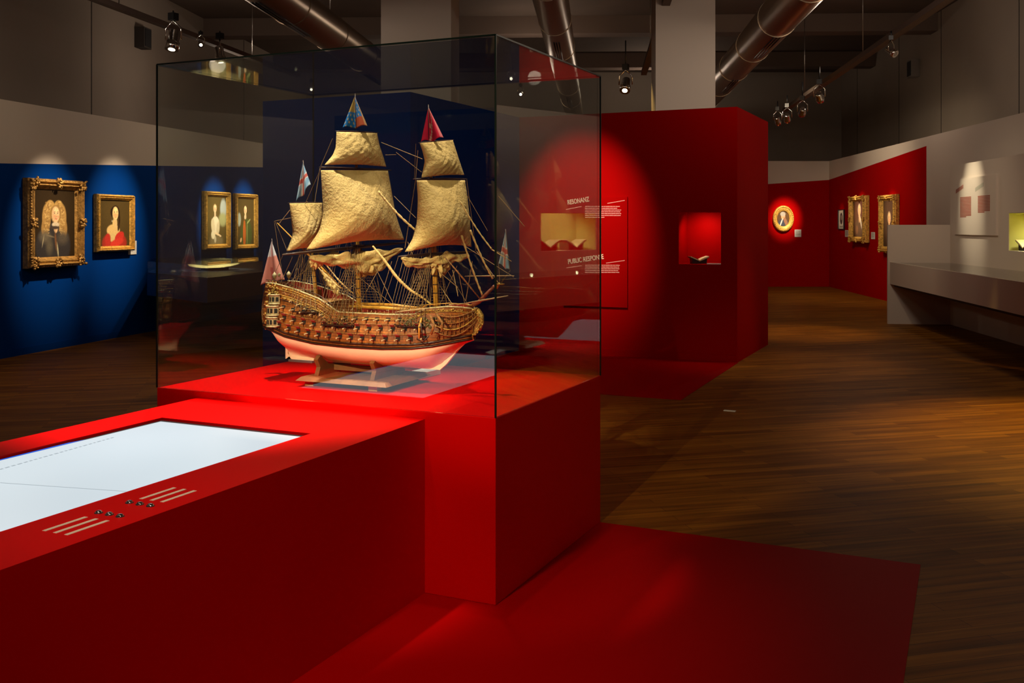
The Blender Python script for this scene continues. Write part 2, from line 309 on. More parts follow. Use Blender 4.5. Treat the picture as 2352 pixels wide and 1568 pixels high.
# ceiling beams across the hall
for k, y in enumerate((8, 13, 18, 23, 28)):
    mb = MB(); mb.prism([c2w(-10, y)[:2], c2w(10.5, y-.8)[:2], c2w(10.5, y-.3)[:2], c2w(-10, y+.5)[:2]], CH-.4, CH-.001); struct(mb.build('trim_%d' % (5+k), BEAM))
# white pillars rising behind the blocks
for k, (u0, u1, y) in enumerate(((875, 1036, 13.6), (1506, 1643, 15.0))):
    x0, x1 = (u0-CX)/F*y, (u1-CX)/F*y; mb = MB()
    mb.prism([c2w(x0, y)[:2], c2w(x1, y)[:2], c2w(x1+.06, y+(x1-x0))[:2], c2w(x0+.06, y+(x1-x0))[:2]], 0, CH)
    struct(mb.build('wall_pillar' if k == 0 else 'wall_pillar_right', WHITE))
# partitions added out of view behind the camera to shape the case glass reflections
mb = MB(); mb.box(-8.9, -3.4, -4.2, -4.05, 0, 3.1); struct(mb.build('wall_near', BLUE))
mb = MB(); mb.box(-2.2, 3.6, -4.2, -4.05, 0, 3.1); struct(mb.build('wall_near_right', REDWALL))

# ================================================================== CEILING SERVICES
def duct(pts, r, label, slots):
    d = thing('ventilation_duct', label, 'duct', pts[0], 0, None); o = Vector(pts[0]); mb = MB(); P = [Vector(p)-o for p in pts]
    n = 24; Q = [P[0].lerp(P[1], i/n) for i in range(n+1)]
    mb.tube(Q, r, 28); mb.build('pipe', DUCT, d)
    D = (P[1]-P[0]).normalized()
    for i in range(0, n+1, 2):
        m2 = MB(); m2.tube([Q[i]-D*.015, Q[i]+D*.015], r*1.03, 28); m2.build('collar', DUCT, d)
    sd = D.cross(Vector((0, 0, 1))).normalized()
    for t0, t1 in slots:
        m3 = MB()
        for k in (-1, 0, 1):
            c = math.sin(k*.16)*r; zz = -math.cos(k*.16)*r-.003; a = P[0].lerp(P[1], t0)+sd*c+Vector((0, 0, zz)); b = P[0].lerp(P[1], t1)+sd*c+Vector((0, 0, zz))
            m3.tube([a, b], .012, 6)
        m3.build('air_slot', BLACK, d)
    for t in (.2, .5, .8):
        m4 = MB(); p = P[0].lerp(P[1], t); m4.tube([p+Vector((0, 0, r)), Vector((p.x, p.y, CH-o.z-.01))], .006, 6); m4.build('hanger', STEEL, d)
duct([c2w(-4.1, 3.5, 4.75), c2w(-4.1+SH*26, 29.5, 4.75)], .30, 'grey metal ventilation duct above the left wall, nearest the left spotlights', [(.36, .45), (.6, .69)])
duct([c2w(-.55, 1, 4.72), c2w(-.55+SH*28.5, 29.5, 4.72)], .25, 'bronze-lit round ventilation duct running over the glass case, middle of the three ducts', [(.52, .585), (.76, .83)])
duct([c2w(2.85, 1, 4.75), c2w(2.85+SH*28.5, 29.5, 4.75)], .30, 'round ventilation duct right of the tall white pillars, passing over the red block', [(.50, .57), (.66, .73)])
def track(a, b, label, n=3, hg=None):
    d = thing('lighting_track', label, 'lighting track', a); o = Vector(a); B = Vector(b)-o; s = B.cross(Vector((0, 0, 1))).normalized()*.06
    mb = MB(); z0, z1 = Vector((0, 0, -.03)), Vector((0, 0, .05)); mb.hexa([-s+z0, s+z0, s+z1, -s+z1], [B-s+z0, B+s+z0, B+s+z1, B-s+z1]); mb.build('rail', BEAM, d)
    for i in range(n):
        p = B*((i+.5)/n); m2 = MB(); m2.tube([p, Vector((p.x, p.y, CH-o.z-.01))], .007, 6); m2.build('suspension_rod', STEEL, d)
track(c2w(-7.0, 8, 4.78), c2w(-4.6, 21.5, 4.78), 'dark lighting track hanging over the wall of blue portraits')
track(c2w(4.35, 3.5, 4.32), c2w(6.55, 24, 4.32), 'long suspended lighting track on the right, in front of the grey upper wall', 4)
track(c2w(1.55, 6, 4.9), c2w(2.9, 22, 4.9), 'thin lighting track left of the white pillar over the red block', 3)
def lamp(p, t, label, size=1.0, on=True, zt=4.7):
    d = thing('spotlight', label, 'spotlight', p); D = (Vector(t)-Vector(p)).normalized(); r = .055*size; L = .17*size
    mb = MB(); mb.tube([-D*L*.5, -D*L*.45, D*L*.1, D*L*.12, D*L*.5], [r*.5, r*.8, r*.85, r, r], 18, cap=True); mb.build('housing', CHROME, d)
    m2 = MB(); m2.tube([D*(L*.5+.001), D*(L*.5+.004)], r*.5, 16); m2.build('lens', LENS if on else STEEL, d)
    sd = D.cross(Vector((0, 0, 1))).normalized()*(r*1.25); m3 = MB(); top = Vector((0, 0, .16*size))
    m3.tube([sd, sd+top*.6, top, -sd+top*.6, -sd], .008*size, 6); m3.build('bracket', CHROME, d)
    m4 = MB(); m4.box(-.03*size, .03*size, -.03*size, .03*size, .16*size, .22*size); m4.tube([(0, 0, .2*size), (0, 0, max(zt-p[2], .24*size))], .012, 8); m4.build('adapter', BLACK, d)
    return d
def px(u, v, y): return c2w((u-CX)/F*y, y, EYE-(v-HZ)/F*y)
lamp(px(398, 92, 15.5), WL.pt(8, 1.6), 'large chrome spotlight at the left end of the blue wall row', 1.9, zt=4.78)
lamp(px(461, 100, 16.5), px(560, 800, 9), 'small round spotlight between the two big chrome spotlights', .9, zt=4.78)
lamp(px(505, 125, 17.5), WL.pt(11, 1.6), 'chrome spotlight above the salver case glass, right of the round one', 1.7, zt=4.78)
lamp(px(715, 205, 22), px(715, 900, 6), 'tiny lit spotlight seen left of the mainmast flag', 1.0, zt=4.7)
lamp(px(1437, 195, 18), (-5.2, 14, 0), 'bright chrome spotlight hanging alone left of the white pillar', 1.7, zt=4.9)
lamp(px(1174, 180, 17), px(1190, 900, 4), 'small lit spotlight seen through the case top, upper of two', .9, zt=4.7)
lamp(px(1196, 216, 19), px(1190, 900, 4), 'small lit spotlight seen through the case top, lower of two', .9, zt=4.7)
lamp(px(1882, 222, 17.2), WR.pt(3, 1.5), 'chrome spotlight nearest the viewer in the cluster of four on the right track', 1.35, zt=4.3)
lamp(px(1843, 256, 19), WB.pt(11, 1.5), 'chrome spotlight second in the cluster of four on the right track', 1.35, zt=4.3)
lamp(px(1808, 270, 21), WB.pt(11.5, 1.5), 'chrome spotlight third in the cluster of four on the right track', 1.35, zt=4.3)
lamp(px(1786, 276, 22), WB.pt(12, 1.5), 'chrome spotlight farthest back in the cluster, beside the red block edge', 1.35, zt=4.3)
lamp(px(2047, 118, 14), WR.pt(14, 1.8), 'unlit dark spotlight hanging below the right track', 1.0, on=False, zt=4.3)
for u, v, lb, W in ((317, 88, 'small dark speaker box on the upper left wall', OL), (2108, 158, 'small grey speaker box on the upper right wall', ORR)):
    t, z = W.hit(u, v); p = W.pt(t, z); d = thing('wall_speaker', lb, 'speaker', p, W.rz); mb = MB(); mb.box(-.16, .16, -.2, -.001, -.2, .2); mb.build('cabinet', JOINT if u < 400 else STEEL, d)
    mb = MB(); mb.box(-.13, .13, -.21, -.2, -.17, .17); mb.build('grille', BLACK, d)

# ================================================================== PICTURES
def painting_mesh(name, w, h, ops, bg, parent, y=0, oval=False):
    asp_hi = w*h > .35
    if callable(ops): ops = ops(h/w)
    nx = 110 if asp_hi else 56; nz = int(nx*h/w); P = [[((j/nx-.5)*w, y, (i/nz-.5)*h) for j in range(nx+1)] for i in range(nz+1)]
    U, V = np.meshgrid(np.linspace(0, 1, nx+1), np.linspace(1, 0, nz+1)); C = np.ones((nz+1, nx+1, 3))*np.array(bg)
    rs = np.random.RandomState(3); C *= (1+.25*(1-2*np.hypot(U-.5, V-.4)))[..., None]
    asp = h/w
    for op in ops:
        k, cx, cy, rx, ry, col, soft = op[:7]; rot = math.radians(op[7]) if len(op) > 7 else 0
        dx = (U-cx); dy = (V-cy)*asp; a = dx*math.cos(rot)+dy*math.sin(rot); b = -dx*math.sin(rot)+dy*math.cos(rot); a = a/rx; b = b/(ry*asp)
        d = np.hypot(a, b) if k == 'e' else np.maximum(abs(a), abs(b))
        m = np.clip((1-d)/max(soft, .01)+.5, 0, 1)[..., None]; C = C*(1-m)+np.array(col)*m
    C *= (1+.10*rs.randn(nz+1, nx+1))[..., None]; C = np.clip(C, 0, 1)
    mb = MB(); mb.grid(P, smooth=False)
    if oval:
        keep = [f for f in mb.f if all(((mb.v[i][0]/w*2)**2+(mb.v[i][2]/h*2)**2) < 1.0 for i in f)]
        mb.f = keep; mb.mi = [0]*len(keep); mb.sm = [False]*len(keep)
    o = mb.build(name, PAINT, parent); at = o.data.color_attributes.new('paint', 'FLOAT_COLOR', 'POINT')
    at.data.foreach_set('color', np.concatenate([C.reshape(-1, 3), np.ones((C.shape[0]*C.shape[1], 1))], 1).ravel()); return o
SK = (.72, .42, .20)
def rect_frame(w, h, fw, depth, m, parent, orn=0, seed=1):
    prof = [(0, 0), (0, depth*.55), (fw*.12, depth*.8), (fw*.3, depth), (fw*.45, depth*.75), (fw*.62, depth*.85), (fw*.8, depth*.5), (fw, depth*.35), (fw, .0)]
    mb = MB(); R = []
    for o, d in prof:
        a, b = w/2-o, h/2-o; R.append([(-a, -d, -b), (a, -d, -b), (a, -d, b), (-a, -d, b)])
    for i in range(len(R)-1):
        mb.add(R[i]+R[i+1], [(k, (k+1) % 4, (k+1) % 4+4, k+4) for k in range(4)])
    rn = random.Random(seed)
    if orn:
        L = [(sx*(w/2-fw*.5), sz*(h/2-fw*.5)) for sx in (-1, 1) for sz in (-1, 1)]+[(0, h/2-fw*.4), (0, -h/2+fw*.4), (w/2-fw*.4, 0), (-w/2+fw*.4, 0)]
        for ci, (x, z) in enumerate(L):
            for k in range(int(22*orn)):
                e = fw*(.55 if ci < 4 else .42); mb.blob((x+rn.uniform(-e, e), -depth*.85-rn.random()*fw*.15, z+rn.uniform(-e, e)), (fw*rn.uniform(.09, .2), fw*.15, fw*rn.uniform(.09, .2)), 7)
        n = int((w+h)*22)
    nb = max(10, int((h)/(fw*.35)))
    for k in range(nb):
        z = -h/2+fw+(h-2*fw)*(k+.5)/nb
        for sx in (-1, 1): mb.blob((sx*(w/2-fw*.18), -depth*.8, z), (fw*.12, fw*.12, fw*.14), 6)
    nb = max(8, int(w/(fw*.35)))
    for k in range(nb):
        x = -w/2+fw+(w-2*fw)*(k+.5)/nb
        for sz in (-1, 1): mb.blob((x, -depth*.8, sz*(h/2-fw*.18)), (fw*.14, fw*.12, fw*.12), 6)
    return mb.build('frame', m, parent)
def hang(W, u0, u1, vt, vb, label, fw, depth, m, ops, bg, orn=0, cat='painting', name='framed_portrait'):
    t0, _ = W.hit(u0, (vt+vb)/2); t1, _ = W.hit(u1, (vt+vb)/2); um = (u0+u1)/2
    _, z1 = W.hit(um, vt); _, z0 = W.hit(um, vb); wd, ht = t1-t0, z1-z0
    d = thing(name, label, cat, W.pt((t0+t1)/2, (z0+z1)/2, .012), W.rz)
    rect_frame(wd, ht, fw, depth, m, d, orn, int(u0)); painting_mesh('canvas', wd-2*fw+.004, ht-2*fw+.004, ops, bg, d, y=-depth*.35)
    mb = MB(); mb.box(-wd/2+.01, wd/2-.01, -.004, .008, -ht/2+.01, ht/2-.01); mb.build('backing_board', BLACK, d); return d
e = 'e'
def face(cx, cy, r, A, skin=SK, hair=(.04, .02, .01), turn=.1):
    R_ = lambda q: q/A; o = [(e, cx, cy-R_(.12*r), r*1.18, R_(r*1.25), hair, .15), (e, cx+turn*r*.3, cy+R_(r*1.75), r*.48, R_(r*.9), tuple(k*.82 for k in skin), .15), (e, cx, cy, r*.82, R_(r*1.15), skin, .12),
        (e, cx-r*.35, cy+R_(r*.1), r*.4, R_(r*.9), tuple(k*.78 for k in skin), .8), (e, cx+turn*r, cy-R_(r*.45), r*.5, R_(r*.4), tuple(min(1, k*1.2) for k in skin), .8)]
    for sg in (-1, 1):
        ex = cx+turn*r+sg*r*.34; o += [(e, ex, cy-R_(r*.16), r*.17, R_(r*.07), (.5, .36, .24), .3), (e, ex, cy-R_(r*.16), r*.08, R_(r*.08), (.05, .025, .015), .4), (e, ex, cy-R_(r*.36), r*.2, R_(r*.04), (.12, .06, .03), .5), (e, ex+sg*r*.05, cy+R_(r*.3), r*.2, R_(r*.17), (.72, .32, .16), 1.2)]
    o += [(e, cx+turn*r*1.2, cy+R_(r*.12), r*.10, R_(r*.28), tuple(k*.8 for k in skin), .8), (e, cx+turn*r*1.3, cy+R_(r*.34), r*.13, R_(r*.06), (.42, .18, .08), .6), (e, cx+turn*r*1.1, cy+R_(r*.62), r*.26, R_(r*.08), (.55, .10, .07), .4)]
    return o
def man(A):
    rn = random.Random(5); o = [(e, .47, .84, .42, .34, (.035, .03, .03), .12)]
    for sg in (-1, 1): o += [(e, .5+sg*.10, .26, .11, .10, (.45, .27, .08), .2), (e, .5+sg*.19, .42, .10, .20, (.40, .23, .07), .2), (e, .5+sg*.23, .58, .08, .14, (.36, .2, .06), .3)]
    for k in range(170):
        sg = rn.choice((-1, 1)); yy = rn.uniform(.18, .7); xx = .5+sg*rn.uniform(.06 if yy < .3 else .12, .20+.09*yy); o.append((e, xx, yy, rn.uniform(.012, .03), rn.uniform(.006, .013), (.56, .36, .13) if k % 2 else (.28, .15, .045), .5, rn.uniform(-50, 50)))
    o += face(.53, .37, .112, A, (.80, .50, .26), (.3, .17, .05)); o += [(e, .53, .52, .09, .035, (.62, .50, .34), .3), (e, .51, .565, .11, .025, (.06, .04, .03), .5), (e, .28, .70, .12, .08, (.13, .105, .07), 1), (e, .70, .72, .12, .09, (.09, .07, .05), 1),
        (e, .23, .76, .010, .08, (.36, .30, .18), 1, 14), (e, .40, .69, .10, .010, (.22, .17, .1), 1, 12), (e, .58, .90, .014, .10, (.5, .44, .26), .8, -9), (e, .53, .76, .022, .13, (.16, .07, .03), .8, -6), (e, .38, .84, .07, .10, (.11, .09, .06), 1.2)]
    return o
def lady(A):
    o = [(e, .50, .93, .40, .24, (.36, .025, .015), .15), (e, .46, .66, .21, .13, (.70, .46, .17), .18), (e, .51, .50, .075, .10, (.74, .50, .19), .2), (e, .47, .82, .13, .10, (.66, .46, .18), .3)]
    o += [(e, .64, .56, .035, .12, (.05, .025, .01), .3, 12)]+[(e, .52, .27, .155, .135, (.022, .010, .005), .15), (e, .66, .42, .03, .10, (.03, .014, .006), .3)]+face(.53, .29, .115, A, (.84, .57, .25), (.022, .010, .005)); o += [(e, .66, .80, .16, .10, (.55, .03, .02), .2, -24), (e, .28, .86, .09, .14, (.48, .03, .02), .25, 12), (e, .58, .92, .22, .08, (.62, .04, .025), .3, -12), (e, .42, .455, .008, .02, (.9, .8, .6), .4)]
    return o
hang(WL, 50, 177, 412, 613, 'large ornate gilt-framed portrait of a man in a long curly wig and armour', .13, .13, GOLDD, man, (.028, .016, .006), orn=1)
hang(WL, 213, 298, 447, 577, 'small gilt-framed portrait of a dark-haired woman in a red wrap', .075, .09, GOLD, lady, (.07, .044, .012))
def lady2(A):
    o = [(e, .85, .25, .16, .2, (.42, .47, .46), .4), (e, .82, .48, .2, .14, (.36, .36, .17), .5), (e, .5, .95, .34, .14, (.2, .15, .07), .4), (e, .45, .60, .20, .19, (.76, .66, .47), .12), (e, .33, .62, .09, .16, (.66, .55, .36), .2, -10), (e, .58, .66, .08, .14, (.6, .5, .32), .3, 10)]
    return o+face(.43, .25, .085, A, (.82, .62, .38), (.34, .22, .08), .15)+[(e, .34, .80, .10, .09, (.74, .64, .44), .25), (e, .55, .79, .16, .022, (.80, .58, .35), .2, 14), (e, .70, .83, .05, .018, (.8, .58, .35), .3), (e, .44, .90, .05, .07, (.55, .47, .32), .4)]
hang(WL, 462, 520, 440, 572, 'gilt-framed portrait of a woman in a pale dress above the silver salver', .085, .09, GOLD, lady2, (.11, .075, .02))
def man2(A):
    o = [(e, .14, .46, .10, .14, (.36, .38, .3), .4), (e, .55, .80, .34, .36, (.065, .085, .02), .15), (e, .44, .76, .085, .30, (.44, .11, .02), .2), (e, .68, .50, .13, .022, (.34, .36, .13), .3, -32), (e, .60, .74, .03, .26, (.2, .22, .07), .3)]
    return o+[(e, .48, .40, .05, .05, (.7, .6, .42), .3)]+face(.5, .25, .10, A, (.84, .60, .34), (.10, .055, .02))+[(e, .24, .90, .07, .035, (.74, .46, .22), .3, -60)]
hang(WL, 533, 583, 445, 572, 'gilt-framed portrait of a man in a green coat and orange waistcoat', .085, .09, GOLD, man2, (.085, .055, .015))
oldman = lambda A: [(e, .5, .78, .36, .32, (.10, .055, .03), .2), (e, .5, .42, .06, .05, (.75, .6, .42), .3)]+face(.5, .25, .11, A, SK, (.42, .32, .24))+[(e, .62, .58, .03, .2, (.7, .6, .45), .3, -24), (e, .3, .8, .1, .12, (.2, .09, .04), .4)]
hang(WR, 1963, 1998, 450, 556, 'tall portrait in a scrolled baroque gold frame on the right red wall', .12, .14, GOLD, oldman, (.09, .035, .02), orn=1.6)
man3 = lambda A: [(e, .5, .88, .36, .32, (.07, .035, .02), .2), (e, .5, .58, .06, .08, (.8, .68, .5), .3)]+face(.5, .38, .13, A, SK, (.3, .2, .12))
hang(WR, 2031, 2067, 447, 580, 'gold-framed portrait half hidden behind the white counter end panel', .12, .12, GOLD, man3, (.07, .035, .02), orn=.5)
engr = [(e, .5, .45, .26, .32, (.05, .04, .04), .1), (e, .5, .4, .12, .14, (.3, .24, .2), .3), ('b', .5, .88, .3, .05, (.3, .27, .22), .1)]
hang(WR, 1928, 1941, 481, 527, 'small black-framed engraving with a white mount on the right red wall', .02, .03, BLACK, engr, (.62, .56, .46), name='framed_engraving')
# oval painting
t0, z = WB.hit(1774, 502); t1, _ = WB.hit(1822, 502); _, zt = WB.hit(1798, 472); _, zb = WB.hit(1798, 532)
ow, oh = t1-t0, zt-zb; d = thing('oval_portrait', 'oval portrait in a round bright gold frame at the far end beside the red block', 'painting', WB.pt((t0+t1)/2, (zt+zb)/2, .01), WB.rz)
mb = MB(); prof = [(1, 0), (1, .05), (.94, .08), (.86, .06), (.80, .075), (.72, .04), (.62, .05), (.585, .02), (.585, 0)]; n = 48
V = [(ow/2*r*math.cos(2*math.pi*k/n), -dd, oh/2*r*math.sin(2*math.pi*k/n)) for r, dd in prof for k in range(n)]
mb.add(V, [(i*n+k, i*n+(k+1) % n, (i+1)*n+(k+1) % n, (i+1)*n+k) for i in range(len(prof)-1) for k in range(n)], 0, True)
for k in range(40): a = 2*math.pi*k/40; mb.blob((ow/2*.9*math.cos(a), -.07, oh/2*.9*math.sin(a)), (.018, .02, .018), 6)
mb.build('frame', GOLD, d)
painting_mesh('canvas', ow*.62, oh*.62, [(e, .5, .85, .42, .35, (.05, .06, .09), .2), (e, .5, .36, .16, .19, (.6, .34, .18), .2), (e, .48, .22, .2, .14, (.4, .36, .32), .3), (e, .35, .75, .05, .3, (.6, .58, .55), .3, 20), (e, .7, .7, .12, .3, (.3, .14, .08), .4, -20)], (.10, .05, .02), d, y=-.02, oval=True)
def wall_label(W, u0, u1, vt, vb, label):
    t0, _ = W.hit(u0, (vt+vb)/2); t1, _ = W.hit(u1, (vt+vb)/2); _, z1 = W.hit((u0+u1)/2, vt); _, z0 = W.hit((u0+u1)/2, vb)
    d = thing('wall_label', label, 'label', W.pt((t0+t1)/2, (z0+z1)/2, .0), W.rz, None); w_, h_ = (t1-t0)/2, (z1-z0)/2
    mb = MB(); mb.box(-w_, w_, -.012, 0, -h_, h_); mb.build('card', CARD, d)
    mb = MB(); k = 0
    for i in range(9):
        z = h_*.75-i*h_*.16; mb.box(-w_*.75, w_*(.7 if i % 4 else .1), -.0135, -.012, z-h_*.03, z+h_*.03)
    mb.build('print', mat('grey_print', (.3, .27, .25), .7), d)
wall_label(WL, 294, 312, 553, 584, 'white wall label right of the woman in the red wrap')
wall_label(WL, 583, 593, 539, 566, 'white wall label right of the man in the green coat')
wall_label(WR, 1942, 1950, 528, 544, 'small white wall label beside the black-framed engraving')
wall_label(WR, 2002, 2010, 533, 549, 'small white wall label right of the baroque gold frame')
wall_label(WB, 1825, 1840, 527, 544, 'square white wall label below right of the oval portrait')
# picture lights
def pic(W, u, v, e, deg, off=2.6, z=4.15, col=WARM, side=0):
    t, zz = W.hit(u, v); spot('picture_spot', W.pt(t+side, z, off), W.pt(t, zz), e, deg, 1.0, .04, col)
pic(WL, 113, 535, 900, 28, 2.3); pic(WL, 263, 522, 900, 29, 2.3); pic(WL, 492, 500, 1700, 20, 2.4); pic(WL, 560, 500, 1700, 20, 2.4)
for t_ in (5, 8.5, 12): spot('wall_wash', WL.pt(t_, 4.2, 2.4), WL.pt(t_, 1.3), 42, 100, 1, .2, WARM)  # added broad fill on the portrait wall for ambient light, no picture lights
pic(WB, 1802, 500, 1500, 15, 3.2, 4.1); pic(WR, 1980, 500, 1100, 17, 3.0, 4.0); pic(WR, 2050, 500, 800, 17, 3.0, 4.0); pic(WR, 1934, 500, 220, 11, 3.0, 4.0); spot('wall_wash', WR.pt(6, 4.2, 3), WR.pt(4, 1.8), 260, 100, 1, .2, WARM)
# ================================================================== RED BLOCK WALL TEXT, NICHE
WRB = Wall((BX, BY1), (RX, BY1))
q0 = at_Y(1295, 701, BY1); q1 = at_Y(1442, 452, BY1)
d = thing('wall_text_panel', 'red text panel headed RESONANZ on the front of the red block', 'text panel', (q0.x, BY1, q0.z))
pw, ph = q1.x-q0.x, q1.z-q0.z; mb = MB(); mb.box(0, pw, -.02, -.0005, 0, ph); mb.build('panel', REDWALL, d)
def lp(u, v): p = at_Y(u, v, BY1-.02); return Vector((p.x-q0.x, -.021, p.z-q0.z))
def heading(s, u0, v0, u1, v1, hpx, name):
    a, b = lp(u0, v0), lp(u1, v1); o = text(s, .1, LETTER, name, d, a, (math.pi/2, 0, 0), bold=.0018)
    wd = max(v.co.x for v in o.data.vertices); ht = max(v.co.y for v in o.data.vertices); L = math.hypot(b.x-a.x, b.z-a.z); H = hpx/F*12.2
    o.scale = (L/wd, H/ht, 1); o.rotation_euler = Matrix(((1, 0, 0), (0, 0, -1), (0, 1, 0))).to_euler(); ang = math.atan2(b.z-a.z, b.x-a.x)
    o.rotation_euler = (Matrix.Rotation(-ang, 3, 'Y') @ Matrix(((1, 0, 0), (0, 0, -1), (0, 1, 0)))).to_euler()
heading('RESONANZ', 1304, 470, 1354, 462, 11, 'lettering'); heading('PUBLIC RESPONSE', 1305, 606, 1387, 594, 11, 'lettering')
for (ua, va, ub, vb) in ((1300, 481, 1336, 474), (1395, 467, 1435, 460), (1301, 615, 1336, 610), (1392, 604, 1435, 598)):
    a, b = lp(ua, va), lp(ub, vb); mb = MB(); hh = Vector((0, 0, .004)); yy = Vector((0, -.001, 0)); mb.hexa([a-hh, b-hh, b+hh, a+hh], [a-hh-yy, b-hh-yy, b+hh-yy, a+hh-yy]); mb.build('slanted_rule', PINKL, d)
for nm, v0, sp, n_, us in (('german_paragraph', 474, 4.15, 7, (1424, 1419, 1427, 1427, 1427, 1427, 1391)), ('english_paragraph', 609, 4.1, 5, (1424, 1422, 1424, 1420, 1424))):
    mb = MB(); rn = random.Random(3)
    for i in range(n_):
        u = 1344
        while u < us[i]-2:
            u2 = min(us[i], u+rn.uniform(4, 10)); a, b = lp(u, v0+i*sp+.8), lp(u2, v0+i*sp-.9); mb.box(a.x, b.x, -.022, -.0205, a.z, b.z); u = u2+.7
    mb.build(nm, PINKL, d)
spot('resonanz_spot', (-4.3, 8.9, 4.4), (-4.40, BY1, 1.6), 950, 32, .9, .04, (1, .8, .6))
spot('niche_spot', ((n0.x+n1.x)/2, BY1+.10, n1.z-.02), ((n0.x+n1.x)/2, BY1+.33, n0.z+.1), 9.0, 160, 1, .02, (1, .8, .6))
def open_book(loc, rz, s, label, tilt=.45, cradle=True):
    d = thing('open_book', label, 'book', loc, rz)
    for sg in (-1, 1):
        mb = MB(); P = [[(sg*(s*(j/8)), (i/6-.5)*s*1.35, abs(j/8)*s*math.tan(tilt)*.9+.012+s*.12*math.sin(math.pi*min(1, j/8*1.3)*.5)*(1-j/8)) for j in range(9)] for i in range(7)]
        mb.grid(P); B = [[(p[0], p[1], p[2]-.012) for p in r] for r in P]; mb.grid(B)
        mb.add([P[0][0], P[0][8], B[0][8], B[0][0]], [(0, 1, 2, 3)]); mb.add([P[0][8], P[6][8], B[6][8], B[0][8]], [(0, 1, 2, 3)]); mb.build('page_block', mat('aged_paper', (.72, .58, .32), .8), d)
    mb = MB(); a = s*1.03; zz = a*math.tan(tilt)*.9; h = s*1.4/2
    for sg in (-1, 1): mb.hexa([(0, -h, 0), (sg*a, -h, zz), (sg*a, -h, zz-.006), (0, -h, -.006)], [(0, h, 0), (sg*a, h, zz), (sg*a, h, zz-.006), (0, h, -.006)])
    mb.build('cover', mat('dark_leather', (.03, .012, .008), .5), d)
    if cradle:
        mb = MB(); mb.add([(-a*.75, -h*.8, -.03), (a*.75, -h*.8, -.03), (a*.8, -h*.8, zz*.72), (0, -h*.8, -.007), (-a*.8, -h*.8, zz*.72)]+[(-a*.75, h*.8, -.03), (a*.75, h*.8, -.03), (a*.8, h*.8, zz*.72), (0, h*.8, -.007), (-a*.8, h*.8, zz*.72)],
               [(0, 1, 3), (1, 2, 3), (0, 3, 4), (5, 8, 6), (6, 8, 7), (5, 9, 8), (0, 5, 6, 1), (1, 6, 7, 2), (2, 7, 8, 3), (3, 8, 9, 4), (4, 9, 5, 0)]); mb.build('cradle', BLACK, d)
    return d
nb = at_Y(1604, 600, BY1+.2); open_book((nb.x, BY1+.2, n0.z+.031), .5, .11, 'small open book on a dark cradle in the niche of the red block')
lb0 = at_Y(1624, 606, BY1+.03); tag(MB().box(lb0.x, n1.x-.005, BY1+.015, BY1+.07, n0.z+.0005, n0.z+.012).build('object_label', CARD), 'narrow white label strip on the niche ledge beside the small open book', 'label')

# ================================================================== DISPLAY WALL AND COUNTER ON THE RIGHT
DW = Wall(c2w(6.97, 15.9), c2w(6.97-.098*9, 6.9))
DWH = 2.52
mb = MB()
# display wall with a lit showcase opening
s0, zt_ = DW.hit(2317, 489); _, zb_ = DW.hit(2317, 575); DT = .36; SHOW = [(s0, s0+1.14), (4.48, 5.62)]
def dwbox(mb, t0, t1, z0, z1, o0, o1, mi=0):
    P = lambda t, o: DW.pt(t, 0, o)[:2]; mb.prism([P(t0, o0), P(t1, o0), P(t1, o1), P(t0, o1)], z0, z1, mi)
ed = [0]+[q for p_ in SHOW for q in p_]+[9]
for i in range(0, len(ed), 2): dwbox(mb, ed[i], ed[i+1], 0, DWH, 0, -DT)
for a, b in SHOW: dwbox(mb, a, b, 0, zb_, 0, -DT); dwbox(mb, a, b, zt_, DWH, 0, -DT)
struct(mb.build('wall_display', WHITE))
mb = MB()
for a, b in SHOW:
    dwbox(mb, a, b, zb_, zt_, -DT+.001, -DT-.012); dwbox(mb, a, a+.006, zb_, zt_, -.004, -DT); dwbox(mb, b-.006, b, zb_, zt_, -.004, -DT); dwbox(mb, a, b, zt_-.006, zt_, -.004, -DT)
struct(mb.build('wall_display_niche_back', CREAM))
p = DW.pt(0, 0); d = thing('display_counter', 'long white wall-hung display counter with glass top along the right wall', 'display counter', p, DW.rz)
CZ0, CZ1 = .64, .99
# local axes: x along wall to the viewer, -y into the room
CW = .93
mb = MB(); L = 9.0; mb.hexa([(.0, -CW+.0, CZ0), (L, -CW-.25, CZ0), (L, -CW-.25, CZ1), (.0, -CW, CZ1)], [(.0, -CW+.03, CZ0), (L, -CW-.22, CZ0), (L, -CW-.22, CZ1), (.0, -CW+.03, CZ1)])
mb.hexa([(0, -CW+.03, CZ0), (L, -CW-.22, CZ0), (L, -CW-.22, CZ0+.12), (0, -CW+.03, CZ0+.12)], [(0, -.001, CZ0), (L, -.001, CZ0), (L, -.001, CZ0+.12), (0, -.001, CZ0+.12)]); mb.build('tray', WHITE, d)
mb = MB(); mb.hexa([(.06, -CW+.05, CZ0-.04), (L, -CW-.19, CZ0-.04), (L, -CW-.19, CZ0-.0005), (.06, -CW+.05, CZ0-.0005)], [(.06, -.02, CZ0-.04), (L, -.02, CZ0-.04), (L, -.02, CZ0-.0005), (.06, -.02, CZ0-.0005)]); mb.build('shadow_gap', JOINT, d)
mb = MB(); mb.hexa([(0, -CW+.032, CZ1-.022), (L, -CW-.218, CZ1-.022), (L, -CW-.218, CZ1-.01), (0, -CW+.032, CZ1-.01)], [(0, -.005, CZ1-.022), (L, -.005, CZ1-.022), (L, -.005, CZ1-.01), (0, -.005, CZ1-.01)]); mb.build('glass_top', GLASSB, d)
mb = MB(); mb.box(-.05, -.001, -CW-.03, .02, 0, 1.585); mb.build('end_panel', WHITE, d)
def on_counter(x, y): return DW.pt(x, 0, y)
